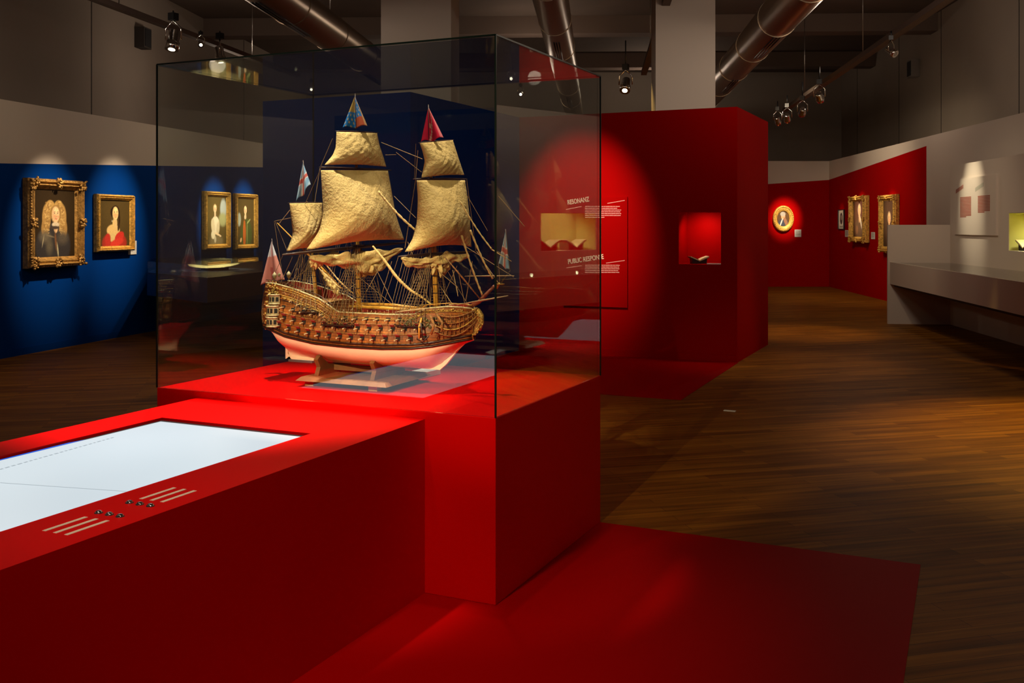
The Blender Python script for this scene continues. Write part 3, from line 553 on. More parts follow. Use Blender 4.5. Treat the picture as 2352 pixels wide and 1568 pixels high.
for k, (x, y, w_, h_, rz, lb) in enumerate(((1.6, .62, .42, .30, .2, 'open white document in the far section of the counter'), (3.0, .66, .46, .34, -.1, 'open white document in the middle section of the counter'), (4.3, .75, .46, .34, .1, 'open white document at the right edge of the counter view'), (4.95, .75, .46, .34, -.1, 'open white document mirrored low in the right pane of the case'), (5.85, .75, .46, .34, .1, 'open white document mirrored beside the bow flag of the ship'))):
    q = on_counter(x, y); dd = thing('open_document', lb, 'document', (q.x, q.y, CZ0+.125), DW.rz+rz)
    for sg in (-1, 1):
        mb = MB(); mb.grid([[(sg*w_/2*j/6, (i-.5)*h_, .012+.02*math.sin(math.pi*j/6)) for j in range(7)] for i in (0, 1)]); mb.grid([[(sg*w_/2*j/6, (i-.5)*h_, 0) for j in range(7)] for i in (0, 1)])
        for yy in (-.5, .5): mb.grid([[(sg*w_/2*j/6, yy*h_, z_*(.012+.02*math.sin(math.pi*j/6))) for j in range(7)] for z_ in (0, 1)])
        mb.build('page', CARD, dd)
    spot('counter_spot', on_counter(x, .05)+Vector((0, 0, CZ1-.05)), (q.x, q.y, CZ0+.13), 2.5, 140, 1, .02, (1, .9, .55))
# books in the lit wall showcases
for k, (t, lb) in enumerate(((SHOW[0][0]+.30, 'open book in the yellow-lit wall showcase at the right edge'), (SHOW[0][0]+.84, 'second open book in the right-edge wall showcase, just outside the view'), (4.81, 'open book in the second wall showcase, mirrored right of the other in the case glass'), (5.35, 'open book in the second wall showcase, mirrored on the left in the case glass'))):
    q = DW.pt(t, 0, -.17); open_book((q.x, q.y, zb_+.032), DW.rz+.15, .17, lb, .6)
for a, b in SHOW: spot('showcase_spot', DW.pt((a+b)/2, 0, -.05)+Vector((0, 0, zt_-.03)), DW.pt((a+b)/2, 0, -.3)+Vector((0, 0, zb_+.2)), 45, 165, 1, .05, (1, .95, .55))
a0, z0 = DW.hit(2195, 538); a1, z1 = DW.hit(2293, 400); d = thing('wall_text_panel', 'tall white text panel with two columns of red print above the counter', 'text panel', DW.pt(a0, z0), DW.rz)
wd, ht = a1-a0, z1-z0; mb = MB(); mb.box(0, wd, -.03, -.0005, 0, ht); mb.build('panel', WHITE, d)
for x0, lines, tl in ((.17, 15, .0), (.60, 12, 0)):
    mb = MB()
    for i in range(lines): zc = ht*(.66-i*.0245); mb.box(wd*x0, wd*(x0+.27*(1 if i < lines-1 else .55)), -.0315, -.03, zc-.007, zc+.007)
    mb.build('paragraph', INK, d)
for x0, nm in ((.06, 'red'), (.54, 'grey')):
    mb = MB(); n_ = 7
    for i in range(n_): x = wd*(x0+.028*i); z = ht*(.74+.012*i); mb.add([(x, -.0315, z), (x+wd*.02, -.0315, z+.01), (x+wd*.02, -.0315, z+.07), (x, -.0315, z+.06)], [(0, 1, 2, 3)])
    mb.build('heading', INK if nm == 'red' else mat('grey_heading', (.4, .38, .3), .7), d)
tq = DW.pt((a0+a1)/2-.1, 0, 1.3); spot('text_panel_spot', (tq.x, tq.y, 3.9), DW.pt((a0+a1)/2-.1, 1.95), 300, 30, 1, .03, (1, .88, .6))
spot('counter_wash', DW.pt(2.5, 3.6, 2.6), DW.pt(1.0, 1.0), 60, 80, 1, .1, (1, .8, .55))

# ================================================================== SALVER CASE (left, behind the ship case)
sc = c2w(-4.34, 14.6, 1.0); SZ = .93
QP = [c2w(-3.78, 12.4), c2w(-2.95, 16.6), WL.pt(WL.hit(560, 600)[0]+1.1, 0, .02), WL.pt(WL.hit(350, 600)[0], 0, .02), c2w(-5.02, 13.75)]
d = thing('salver_case', 'dark blue wall-hung counter under a glass plate, holding the silver salver', 'display case', (sc.x, sc.y, 0))
qp = [(p.x-sc.x, p.y-sc.y) for p in QP]; cx_ = sum(p[0] for p in qp)/5; cy_ = sum(p[1] for p in qp)/5; ins = lambda k: [(cx_+(x-cx_)*k, cy_+(y-cy_)*k) for x, y in qp]
MB().prism(qp, .62, .915).build('tray', BLUED, d); MB().prism(ins(.99), .915, SZ).build('base_plate', BLUED, d)
MB().prism(ins(.995), SZ+.150, SZ+.158).build('glass_top', GLASSB, d)
for k in range(5):
    q0_, q1_ = ins(.995)[k], ins(.995)[(k+1) % 5]; r0, r1 = ins(.988)[k], ins(.988)[(k+1) % 5]; MB().prism([q0_, q1_, r1, r0], SZ, SZ+.1498).build('glass_side', GLASSB, d)
d = thing('silver_salver', 'round silver salver with scalloped rim on the dark blue wall-hung counter', 'salver', (sc.x, sc.y, SZ+.001)); TILT = Matrix.Translation((0, 0, .06)) @ Matrix.Rotation(TH, 4, 'Z') @ Matrix.Rotation(math.radians(9), 4, 'X')
n = 96; R = .365; prof = [(.0, .006), (.6, .006), (.72, .010), (.80, .026), (.86, .03), (1.0, .036), (1.0, .030), (.86, .024), (.8, .02), (.7, 0), (0, 0)]
V = []
for r, z in prof:
    for k in range(n):
        a = 2*math.pi*k/n; rr = R*r*(1+(.035*abs(math.sin(a*7)) if r > .85 else 0)); V.append((rr*math.cos(a), rr*math.sin(a), z+(.004*abs(math.sin(a*14)) if r == 1 else 0)))
mb = MB(); mb.add(V, [(i*n+k, i*n+(k+1) % n, (i+1)*n+(k+1) % n, (i+1)*n+k) for i in range(len(prof)-1) for k in range(n)], 0, True); dish = mb.build('dish', SILVER, d); dish.matrix_local = TILT
mb = MB()
for k in range(42): a = 2*math.pi*k/42; mb.blob((R*1.0*math.cos(a), R*1.0*math.sin(a), .037), (.012, .012, .005), 6)
mb.build('gadrooned_rim', SILVER, dish); MB().box(-.12, .12, -.16, .16, 0, .035).build('dish_support', BLUED, d)
spot('salver_spot', c2w(-3.9, 16.4, 4.3), (sc.x, sc.y, SZ), 3000, 12, .4, .25, (1, .88, .6))

# ================================================================== PEDESTAL, TABLE, SCREEN
TX0, TX1, TZ = -3.42, -2.155, .756
mb = MB(); mb.box(PX0, PX1, PY0, PY1, .004, PZ); o = tag(mb.build('pedestal', RED), 'tall red pedestal block carrying the glass ship case', 'pedestal')
bv = o.modifiers.new('b', 'BEVEL'); bv.width = .003; bv.segments = 2
d = thing('screen_table', 'long red table with an inset bright screen, butted against the pedestal', 'table', (TX0, -1.0, 0))
mb = MB(); SX0, SX1, SY0, SY1 = -3.213, -2.424, 1.70, 3.318
lx = lambda x: x-TX0; ly = lambda y: y+1.0
mb.box(0, lx(SX0), 0, ly(PY0-.0015), .004, TZ); mb.box(lx(SX1), lx(TX1), 0, ly(PY0-.0015), .004, TZ); mb.box(lx(SX0), lx(SX1), 0, ly(SY0), .004, TZ); mb.box(lx(SX0), lx(SX1), ly(SY1), ly(PY0-.0015), .004, TZ)
mb.box(lx(SX0), lx(SX1), ly(SY0), ly(SY1), .004, TZ-.03); mb.build('body', RED, d)
def screen_mat():
    m = bpy.data.materials.new('lit_screen'); m.use_nodes = True; n = m.node_tree.nodes; l = m.node_tree.links; b = n['Principled BSDF']
    b.inputs['Base Color'].default_value = (.02, .02, .025, 1); b.inputs['Roughness'].default_value = .3; b.inputs['Specular IOR Level'].default_value = .2
    a = n.new('ShaderNodeAttribute'); a.attribute_name = 'paint'; l.new(a.outputs['Color'], b.inputs['Emission Color']); b.inputs['Emission Strength'].default_value = 1.0
    return m
mb = MB(); mb.box(lx(SX0), lx(SX1), ly(SY0), ly(SY1), TZ-.03+.0005, TZ-.012); sb = mb.build('screen_bezel', BLACK, d)
gx0, gx1, gy0, gy1 = SX0+.022, SX1-.001, SY0+.012, SY1-.030; nx, ny = 90, 150
P = [[(lx(gx0+(gx1-gx0)*j/nx), ly(gy0+(gy1-gy0)*i/ny), TZ-.010) for j in range(nx+1)] for i in range(ny+1)]
U, V = np.meshgrid(np.linspace(gx0, gx1, nx+1), np.linspace(gy0, gy1, ny+1)); rs = np.random.RandomState(2)
base = np.ones(U.shape+(3,))*np.array([.64, .73, .78]); cl = .5+.5*np.sin(U*4.2+V*2.3+1.0)*np.sin(V*3.1-U*1.7); base *= (1+.14*(cl[..., None]-.4))
end = np.clip((V-3.15)/.15, 0, 1)[..., None]*np.clip((U+2.9)/.4, 0, 1)[..., None]; base = base*(1-end)+np.array([.9, .93, .92])*end
mb = MB(); mb.grid(P, smooth=False); o = mb.build('screen', screen_mat(), d); at = o.data.color_attributes.new('paint', 'FLOAT_COLOR', 'POINT'); at.data.foreach_set('color', np.concatenate([base.reshape(-1, 3), np.ones((base.size//3, 1))], 1).ravel())
EB = mat('screen_blue_graphic', (0, 0, 0), .5, emis=(.0, .09, .62), estr=1.2); EG = mat('screen_grey_graphic', (0, 0, 0), .5, emis=(.36, .42, .46), estr=1); EW = mat('screen_white_line', (0, 0, 0), .5, emis=(.8, .95, 1), estr=1.1)
def on_scr(u, v): p = at_z(u, v, TZ-.009); return (lx(p.x), ly(p.y), TZ-.0095)
a, b_ = on_scr(176, 1006), on_scr(157, 1016); bx = on_scr(0, 1058)[0]
mb = MB(); mb.add([(lx(gx0), a[1], a[2]), (b_[0], b_[1], a[2]), (bx, ly(gy0), a[2]), (lx(gx0), ly(gy0), a[2])], [(0, 1, 2, 3)]); mb.build('blue_graphic', EB, d)
mb = MB()
tl = [on_scr(262, 1004), on_scr(0, 1078)]; v0 = Vector(tl[0]); v1 = Vector(tl[1]); dr = (v1-v0).normalized(); L = (v1-v0).length; t = 0; rn = random.Random(9)
while t < L*1.15:
    w_ = rn.uniform(.012, .022); p = v0+dr*t; q = p+dr*w_; s = Vector((.008, 0, 0)); mb.add([p-s, q-s, q+s*.3, p+s*.3], [(0, 1, 2, 3)]); t += w_+.008
mb.build('screen_caption', EG, d)
mb = MB(); a, b_ = Vector(on_scr(0, 1108)), Vector(on_scr(290, 1128)); s = Vector((0, .003, 0)); mb.add([a-s, b_-s, b_+s, a+s], [(0, 1, 2, 3)]); mb.build('screen_line', EG, d)
STRIP = mat('cream_button_label', (.80, .62, .48), .6)
for u, v in ((-2.320, 0), (-2.278, 1), (-2.236, 2)):
    for (ya, yb) in ((1.955, 2.10), (2.308, 2.452)):
        mb = MB(); mb.box(lx(u)-.007, lx(u)+.007, ly(ya), ly(yb), TZ, TZ+.001); mb.build('button_caption', STRIP, d)
    for yc in (2.145, 2.262):
        mb = MB(); mb.lathe([(0, .007), (.007, .0068), (.0095, .005), (.010, 0)], (lx(u), ly(yc), TZ), 20); bt = mb.build('push_button', CHROME, d)
        mb = MB(); mb.lathe([(.010, 0), (.0125, .0015), (.0125, 0)], (lx(u), ly(yc), TZ), 20); mb.build('button_ring', BLACK, bt)
# ================================================================== GLASS CASE
GZ = 2.391; g = .008
d = thing('glass_case', 'large clear glass case enclosing the model ship on the red pedestal', 'glass case', (PX0, PY0, PZ)); W_, D_, H_ = PX1-PX0, PY1-PY0, GZ-PZ
for nm, b_ in (('front_pane', (0, W_, 0, g, .0005, H_-g)), ('back_pane', (0, W_, D_-g, D_, .0005, H_-g)), ('side_pane', (0, g, g, D_-g, .0005, H_-g)), ('side_pane', (W_-g, W_, g, D_-g, .0005, H_-g)), ('top_pane', (0, W_, 0, D_, H_-g, H_))):
    # a pane is one surface pair; its mesh is a thin slab
    MB().box(*b_).build(nm, GLASS, d)
e_ = .0035
for (x, y) in ((0, 0), (W_, 0), (0, D_), (W_, D_)):
    MB().box(x-e_, x+e_, y-e_, y+e_, .0005, H_).build('corner_joint', GEDGE, d)
for b_ in ((0, W_, -e_, e_), (0, W_, D_-e_, D_+e_), (-e_, e_, 0, D_), (W_-e_, W_+e_, 0, D_)):
    MB().box(*b_, H_-e_, H_+e_).build('top_joint', GEDGE, d)
# ================================================================== SHIP STAND, LABELS
YC = 4.30
d = thing('ship_stand', 'brown wooden cradle stand with chamfered board under the model ship', 'stand', (-2.8, YC, PZ))
mb = MB()
for x in (-.225, .15):
    for y in (-.155, .155): m_ = MB(); m_.box(x-.025, x+.025, y-.02, y+.02, 0, .03); m_.build('foot', mat('pale_foot_wood', (.5, .28, .1), .5, var=.2, vscale=30), d)
mb.hexa([(-.275, -.22, .03), (.255, -.22, .03), (.255, .22, .03), (-.275, .22, .03)], [(-.255, -.20, .048), (.235, -.20, .048), (.235, .20, .048), (-.255, .20, .048)]); mb.build('board', OAK, d)
for x in (-.20, .13):
    mb = MB(); pr = [(-.15, .048), (-.13, .09), (-.155, .13), (-.13, .15), (-.06, .10), (-.012, .093), (.012, .093), (.06, .10), (.13, .15), (.155, .13), (.13, .09), (.15, .048)]
    mb.add([(x-.012, a, b) for a, b in pr]+[(x+.012, a, b) for a, b in pr], [(i, i+1, i+13, i+12) for i in range(11)]+[(11, 0, 12, 23)]+[(0, 1, 10, 11), (1, 2, 3, 4), (1, 4, 5), (1, 5, 6, 10), (6, 7, 10), (7, 8, 9, 10)]+[(23, 22, 13, 12), (16, 15, 14, 13), (17, 16, 13), (22, 18, 17, 13), (22, 19, 18), (22, 21, 20, 19)])
    mb.build('cradle', OAK, d)
mb = MB(); mb.box(-.188, .118, -.012, .012, .062, .09); mb.build('spreader', OAK, d)
p0 = at_z(662, 830, PZ); p1 = at_z(712, 833, PZ); tag(MB().box(p0.x, p1.x+.02, p0.y+.0, p0.y+.09, PZ, PZ+.012).build('object_label', CARD), 'flat white label card lying left of the ship stand on the pedestal', 'label')
p0 = at_z(960, 859, PZ+.03); p1 = at_z(1012, 847, PZ+.03); mb = MB(); n_ = Vector((p1.x-p0.x, p1.y-p0.y, 0)).normalized(); s = Vector((-n_.y, n_.x, 0))*.05; z1 = Vector((0, 0, .012)); z2 = Vector((0, 0, -.03))
mb.hexa([p0, p1, p1+z2+z1*.2, p0+z2+z1*.2], [p0+s+z1, p1+s+z1, p1+s+z2, p0+s+z2]); o = tag(mb.build('object_label', CARD), 'sloping white label block lying under the bow of the ship', 'label')
st = at_z(1676, 944, 0); tag(MB().box(st.x-.05, st.x+.05, st.y-.02, st.y+.02, .0005, .006).build('floor_marker', CARD), 'small white tag lying on the wooden floor', 'floor tag')

# ================================================================== MODEL SHIP
SO = Vector((-2.78, YC, PZ+.10))
ship = thing('model_ship', 'wooden three-masted sailing warship model with tan sails in the glass case', 'model ship', SO)
def L(p): return Vector(p)-SO
XS = [-3.36, -3.29, -3.2, -3.0, -2.8, -2.6, -2.45, -2.35, -2.28, -2.22, -2.185]
def itp(x, ys, xs=XS): return float(np.interp(x, xs, ys))
def zw(x): return itp(x, [1.062, 1.045, 1.022, .998, .992, .993, 1.0, 1.012, 1.026, 1.038, 1.045])
def bw(x): return itp(x, [.112, .125, .143, .165, .175, .173, .155, .125, .088, .042, .008])
def br(x): return itp(x, [.094, .100, .110, .126, .135, .135, .128, .115, .09, .05, .010])
def zr(x): return itp(x, [1.292, 1.29, 1.268, 1.222, 1.160, 1.158, 1.163, 1.196, 1.205, 1.20, 1.19], [-3.36, -3.30, -3.17, -3.0, -2.88, -2.6, -2.45, -2.38, -2.28, -2.22, -2.185])
def zk(x): return itp(x, [1.045, 1.03, .90, .893, .89, .89, .905, .96, 1.02, 1.04], [-3.36, -3.30, -3.287, -3.2, -2.8, -2.40, -2.37, -2.30, -2.235, -2.185])
def pw_(x): return itp(x, [2, 1.9, 1.5, .62, .38, .38, .62, 1.1, 1.4, 1.4, 1.4])
def side(x, z):                               # half breadth above the wale
    q = max(0, min(1, (z-zw(x))/(zr(x)-zw(x)))); return bw(x)+(br(x)-bw(x))*(q**1.3)+.006*math.sin(math.pi*min(q*1.6, 1))
xs = [-3.36+(1.175)*i/70 for i in range(71)]
for sgn, k in ((-1, 0),):
    pass
mb = MB(); G = []
for x in xs:
    row = []
    for i in range(-14, 15):
        q = abs(i)/14; z = zk(x)+(zw(x)-zk(x))*(q**1.5); y = max(.004, bw(x)*((1-(1-q**1.5)**2.4)**(pw_(x)*1.6))) if i else 0; row.append(L((x, YC+math.copysign(y, i) if i else YC, z)))
    G.append(row)
mb.grid(G); mb.build('underbody', UNDER, ship)
for sgn, nm in ((-1, 'hull_side'), (1, 'hull_side')):
    mb = MB(); mb.grid([[L((x, YC+sgn*side(x, zw(x)+(zr(x)-zw(x))*i/14), zw(x)+(zr(x)-zw(x))*i/14)) for i in range(15)] for x in xs])
    mb.grid([[L((x, YC+sgn*(side(x, zw(x)+(zr(x)-zw(x))*i/14)-.006), zw(x)+(zr(x)-zw(x))*i/14)) for i in range(8, 15)] for x in xs], 1)
    mb.build(nm, [HULLW, PLID], ship)
# transom
x = xs[0]; mb = MB(); mb.grid([[L((x-.002-.012*math.sin(math.pi*i/10), YC+s_*side(x, zw(x)+(zr(x)-zw(x))*i/10), zw(x)+(zr(x)-zw(x))*i/10)) for s_ in (-1, -.6, -.2, .2, .6, 1)] for i in range(11)]); mb.build('transom', CARV, ship)
# decks
def deck(x0, x1, z, m=DECKW):
    mb = MB(); P = []
    for i in range(13): xx = x0+(x1-x0)*i/12; b_ = side(xx, z)-.006; P.append([L((xx, YC-b_, z)), L((xx, YC, z+.004)), L((xx, YC+b_, z))])
    mb.grid(P); mb.build('deck', m, ship)
deck(-3.33, -3.16, 1.25); deck(-3.2, -2.95, 1.205); deck(-2.98, -2.42, 1.118); deck(-2.45, -2.2, 1.165)
for xx, za, zb in ((-3.16, 1.2, 1.25), (-2.96, 1.12, 1.205), (-2.43, 1.12, 1.168)):
    b_ = side(xx, za)-.008; mb = MB(); a = L((xx, YC-b_, za)); mb.box(a.x, a.x+.004, a.y, a.y+2*b_, a.z, a.z+zb-za); mb.build('bulkhead', CARV, ship)
# wales, mouldings and rails that follow the sheer
def strake(f, r, m, nm, x0=-3.36, x1=-2.19, off=.002, sg=-1, fl=1.0):
    mb = MB(); P = []; n = 60
    for i in range(n+1):
        xx = x0+(x1-x0)*i/n; z = f(xx); P.append(L((xx, YC+sg*(side(xx, z)+off), z)))
    mb.tube(P, r, 6); mb.build(nm, m, ship)
for sg in (-1, 1):
    strake(lambda x: zw(x)+.003, .006, WALE, 'wale', sg=sg); strake(lambda x: zw(x)+.012, .003, HULLW, 'wale', sg=sg); strake(lambda x: zw(x)+.021, .0055, WALE, 'wale', sg=sg)
    strake(lambda x: zr(x), .0042, GALW, 'rail', sg=sg, off=-.002)
    strake(lambda x: zw(x)+.068, .0028, CARV, 'moulding', sg=sg); strake(lambda x: zw(x)+.118, .0028, CARV, 'moulding', sg=sg)
    strake(lambda x: zr(x)-.022, .0022, GILT, 'moulding', sg=sg)
    strake(lambda x: zr(x)-.048, .0022, GILT, 'moulding', sg=sg, x1=-2.92); strake(lambda x: zr(x)-.07, .003, WALE, 'moulding', sg=sg, x1=-2.95)
# carved frieze on the quarterdeck side and forecastle
rn = random.Random(11)
def frieze(x0, x1, fz, n, m, nm, s=.004, jit=.004):
    mb = MB()
    for i in range(n):
        xx = x0+(x1-x0)*(i+.5)/n; z = fz(xx)+rn.uniform(-jit, jit); mb.blob(L((xx, YC-side(xx, z)-.003, z)), (s*rn.uniform(.5, 1.5), .004, s*rn.uniform(.6, 1.7)), 6)
    mb.build(nm, m, ship)
frieze(-3.24, -2.9, lambda x: zr(x)-.011, 60, GILT, 'carved_frieze', .0035, .002)
frieze(-3.24, -2.92, lambda x: zr(x)-.036, 46, CARV, 'carved_frieze', .0045)
frieze(-3.24, -2.95, lambda x: zr(x)-.060, 36, GILT, 'carved_frieze', .0045)
frieze(-2.5, -2.22, lambda x: zr(x)-.015, 40, GILT, 'carved_frieze', .004)
frieze(-3.1, -2.80, lambda x: 1.14-(x+3.1)*.12, 55, CARV, 'carved_frieze', .006, .018)
frieze(-2.5, -2.3, lambda x: 1.115+(x+2.5)*.1, 50, mat('dark_green_gilding', (.10, .085, .025), .5, var=.5, vscale=90), 'carved_frieze', .007, .022)
# rail stanchions with finials
mb = MB()
for i in range(46):
    xx = -3.32+1.1*i/45; z = zr(xx); y = YC-side(xx, z)+.004
    mb.tube([L((xx, y, z-.004)), L((xx, y, z+.016))], .0014, 5)
mb.build('stanchions', CARV, ship)
strake(lambda x: zr(x)+.016, .002, DSPAR, 'hand_rail', x1=-2.9, off=-.004); strake(lambda x: zr(x)+.016, .002, DSPAR, 'hand_rail', x1=-2.9, off=-.004, sg=1); strake(lambda x: zr(x)+.016, .002, SPAR, 'hand_rail', x0=-2.46, off=-.004)
# guns
def gun(x, z, lid=True, ln=.036):
    y = YC-side(x, z); c = L((x, y, z)); s = .0112
    mb = MB(); mb.box(c.x-s, c.x+s, c.y-.0015, c.y+.004, c.z-s*.6, c.z+s*1.1); mb.build('gun_port', PORT, ship)
    mb = MB(); mb.tube([c+Vector((0, .006, 0)), c+Vector((.001, -ln*.6, .001)), c+Vector((.002, -ln*.9, .001)), c+Vector((.002, -ln, .001))], [.0046, .0034, .0032, .0044], 8); mb.build('cannon', GUN, ship)
    if lid:
        mb = MB(); t = Vector((0, -.013, .011)); a = c+Vector((0, -.001, s*1.2)); w_ = Vector((s, 0, 0)); k = Vector((0, .001, .0025)); mb.hexa([a-w_, a+w_, a+w_+t, a-w_+t], [a-w_+k, a+w_+k, a+w_+t+k, a-w_+t+k]); mb.build('port_lid', PLID, ship)
for i in range(14): x = -3.235+i*.0655; gun(x, zw(x)+.045)
for i in range(13): x = -3.205+i*.0655; gun(x, zw(x)+.092)
for i in range(4): x = -3.22+i*.066; gun(x, zw(x)+.143, False)
for i in range(6): x = -2.83+i*.062; gun(x, zw(x)+.138, False)
for i in range(5): x = -3.17+i*.05; gun(x, zw(x)+.185-.04*(x+3.17)/.2, False, .024)
# channels with deadeyes
for (x0, x1, z) in ((-3.13, -2.99, 1.155), (-2.95, -2.77, 1.098), (-2.53, -2.38, 1.108)):
    for sg in (-1, 1):
        mb = MB(); ya = min(side(x0, z), side(x1, z))-.004; a = L((x0, YC+sg*ya if sg > 0 else YC-ya-.035, z-.003)); mb.box(a.x, a.x+x1-x0, a.y, a.y+.035, a.z, a.z+.006); mb.build('channel', WALE, ship)
# quarter gallery
gx = -3.282
for k, (z, h_, w_, dy) in enumerate(((1.072, .046, .072, .034), (1.130, .046, .078, .038), (1.188, .046, .072, .034))):
    y = YC-side(gx, z+h_/2); c = L((gx, y, z)); mb = MB()
    P = [[(c.x-w_/2+w_*j/8, c.y-dy*math.sin(math.pi*(j+.6)/9.2)**.6, c.z+zz) for j in range(9)] for zz in (0, h_*.25, h_*.75, h_)]
    mb.grid(P); mb.tube([(p[0], p[1]-.001, c.z) for p in P[0]], .0035, 6); mb.tube([(p[0], p[1]-.002, c.z+h_) for p in P[0]], .0045, 6); gq = mb.build('quarter_gallery', GALW, ship)
    for j in range(4):
        mb = MB(); i0 = 2*j; a, b_ = P[1][i0], P[1][i0+2 if i0+2 < 9 else 8]; a2, b2 = P[2][i0], P[2][i0+2 if i0+2 < 9 else 8]
        A, B, C_, D__ = [Vector(q)+Vector((0, -.0022, 0)) for q in (a, b_, b2, a2)]; mb.add([A.lerp(B, .2), B.lerp(A, .2), C_.lerp(D__, .2), D__.lerp(C_, .2)], [(0, 1, 2, 3)]); mb.build('window', WIND, gq)
mb = MB(); 
for i in range(90):
    z = rn.uniform(1.05, 1.30); y = YC-side(-3.325, z)*rn.uniform(.3, 1.05); mb.blob(L((-3.336+rn.uniform(-.012, .004), y, z)), (.006, .006, .009), 6)
for i in range(30): mb.blob(L((rn.uniform(-3.33, -3.26), YC-side(-3.29, 1.26)-rn.uniform(.004, .02), rn.uniform(1.235, 1.29))), (.006, .004, .006), 6)
mb.build('stern_carving', GILT, ship)
for (x, y) in ((-3.33, 4.24), (-3.345, 4.30), (-3.33, 4.36)):
    mb = MB(); mb.lathe([(.002, 0), (.003, .012), (.010, .016), (.012, .032), (.009, .038), (.002, .046), (.0, .05)], L((x, y, 1.30)), 8); mb.build('stern_lantern', GALW, ship)
# keel, stem, beakhead
mb = MB()
def plate(pts, t, mb): 
    n = len(pts); mb.add([L((a, YC-t, b)) for a, b in pts]+[L((a, YC+t, b)) for a, b in pts], [tuple(range(n)), tuple(range(2*n-1, n-1, -1))]+[(i, i+n, (i+1) % n+n, (i+1) % n) for i in range(n)])
plate([(-3.295, .888), (-2.37, .886), (-2.38, .9), (-3.28, .9)], .007, mb); plate([(-3.30, .888), (-3.262, .888), (-3.285, .915), (-3.288, 1.05), (-3.30, 1.05)], .007, mb); mb.build('keel', UNDER, ship)
mb = MB(); plate([(-2.41, .888), (-2.37, .886), (-2.335, .915), (-2.235, 1.03), (-2.285, 1.035), (-2.33, .95), (-2.36, .915), (-2.41, .9)], .009, mb); mb.build('stem_post', mat('stem_cream_paint', (.92, .76, .52), .5), ship)
mb = MB(); plate([(-2.29, 1.035), (-2.225, 1.03), (-2.17, 1.075), (-2.15, 1.12), (-2.158, 1.165), (-2.18, 1.175), (-2.19, 1.14), (-2.22, 1.09), (-2.28, 1.06)], .008, mb); mb.build('beakhead', CARV, ship)
for k in range(4):                            # head rails sweep from the bow side up to the figurehead
    z0 = 1.09+.026*k; P = []
    for i in range(17):
        q = i/16; x = -2.33+.165*q; z = z0+(-.042*math.sin(math.pi*q*.8)+.075*q**2.2)*(1-.16*k); y = YC-(side(-2.33, z0)+.008)*(1-q)**.8-.010; P.append(L((x, y, z)))
    mb = MB(); mb.tube(P, [.0042-.0018*i/16 for i in range(17)], 6); mb.build('head_rail', CARV if k != 1 else GILT, ship)
mb = MB()
for k in range(9):
    q = (k+1)/10; x = -2.33+.165*q; y = YC-(side(-2.33, 1.1)+.008)*(1-q)**.8-.008; mb.tube([L((x, y, 1.045+.05*q)), L((x, y+.004, 1.1+.055*q)), L((x-.008, y+.01, 1.165+.02*q))], .002, 5)
mb.build('head_timbers', CARV, ship)
mb = MB(); mb.tube([L((-2.16, YC, 1.09)), L((-2.148, YC, 1.125)), L((-2.15, YC, 1.16)), L((-2.165, YC, 1.185)), L((-2.18, YC, 1.195))], [.010, .014, .015, .011, .006], 10)
for i in range(70):
    q = rn.random(); mb.blob(L((-2.19+.045*math.sin(q*3)+rn.uniform(-.01, .01), YC-.012+rn.uniform(-.006, .004), 1.06+.13*q)), (.005, .004, .006), 6)
mb.build('figurehead', GILT, ship)
# masts and spars
def P2(u, v, Y=YC): return L(at_Y(u, v, Y))
def spar(pts, r, m, nm, n=10): mb = MB(); mb.tube([P2(*p) if len(p) == 3 or len(p) == 2 else p for p in pts], r, n); return mb.build(nm, m, ship)
def mast(b_, t, r, nm, top=.84):
    B, T = P2(*b_), P2(*t); B = B-(T-B)*.12; md = MB(); r *= 1.2; md.tube([B, B.lerp(T, .35), B.lerp(T, .36), B.lerp(T, .7), B.lerp(T, .71), B.lerp(T, top)], [r, r*.85, r*.62, r*.5, r*.38, r*.2], 12); o = md.build('mast', SPAR, ship)
    for q in (.13, .17, .21, .25, .29): mq = MB(); mq.tube([B.lerp(T, q), B.lerp(T, q+.004)], r*1.08, 12); mq.build('mast_band', WALE, o)
    c = B.lerp(T, .355); mt = MB(); mt.lathe([(.0, 0), (.03, 0), (.034, .006), (.0, .006)], c, 16); mt.build('mast_top', WALE, o)
    c = B.lerp(T, .705); mt = MB(); mt.lathe([(.0, 0), (.018, 0), (.02, .004), (.0, .004)], c, 12); mt.build('crosstree', WALE, o)
    return B, T
MZ = mast((725, 670), (697, 374), .009, 'mizzen', .73); MM = mast((824, 696), (816, 222), .0125, 'main'); MF = mast((1001, 685), (984, 246), .0115, 'fore')
DIR = c2w(.8, .6).normalized(); NRM = Vector((DIR.y, -DIR.x, 0)).normalized()       # yards are braced round by about a quarter of a right angle
def mast_x(M, z): q = (z-M[0].z)/(M[1].z-M[0].z); return M[0].lerp(M[1], q)
def on_yard(M, u, v, off=.014):
    c = mast_x(M, L((0, 0, EYE-(v-HZ)/F*5.15)).z)+SO+NRM*off
    return at_plane(u, v, c, NRM)-SO
def yard(M, a, b_, r, m=DSPAR, off=.01):
    A, B = on_yard(M, *a, off), on_yard(M, *b_, off); mb = MB(); mb.tube([A.lerp(B, i/8) for i in range(9)], [r*(.35+.65*math.sin(math.pi*i/8)**.6) for i in range(9)], 8); mb.build('yard', m, ship)
yard(MM, (770, 301), (870, 305), .005); yard(MM, (733, 384), (899, 391), .007); yard(MM, (648, 585), (937, 556), .009)
yard(MF, (961, 328), (1042, 321), .004); yard(MF, (949, 411), (1073, 411), .006); yard(MF, (914, 589), (1094, 577), .008)
yard(MZ, (661, 466), (742, 465), .004); yard(MZ, (650, 583), (752, 573), .005)
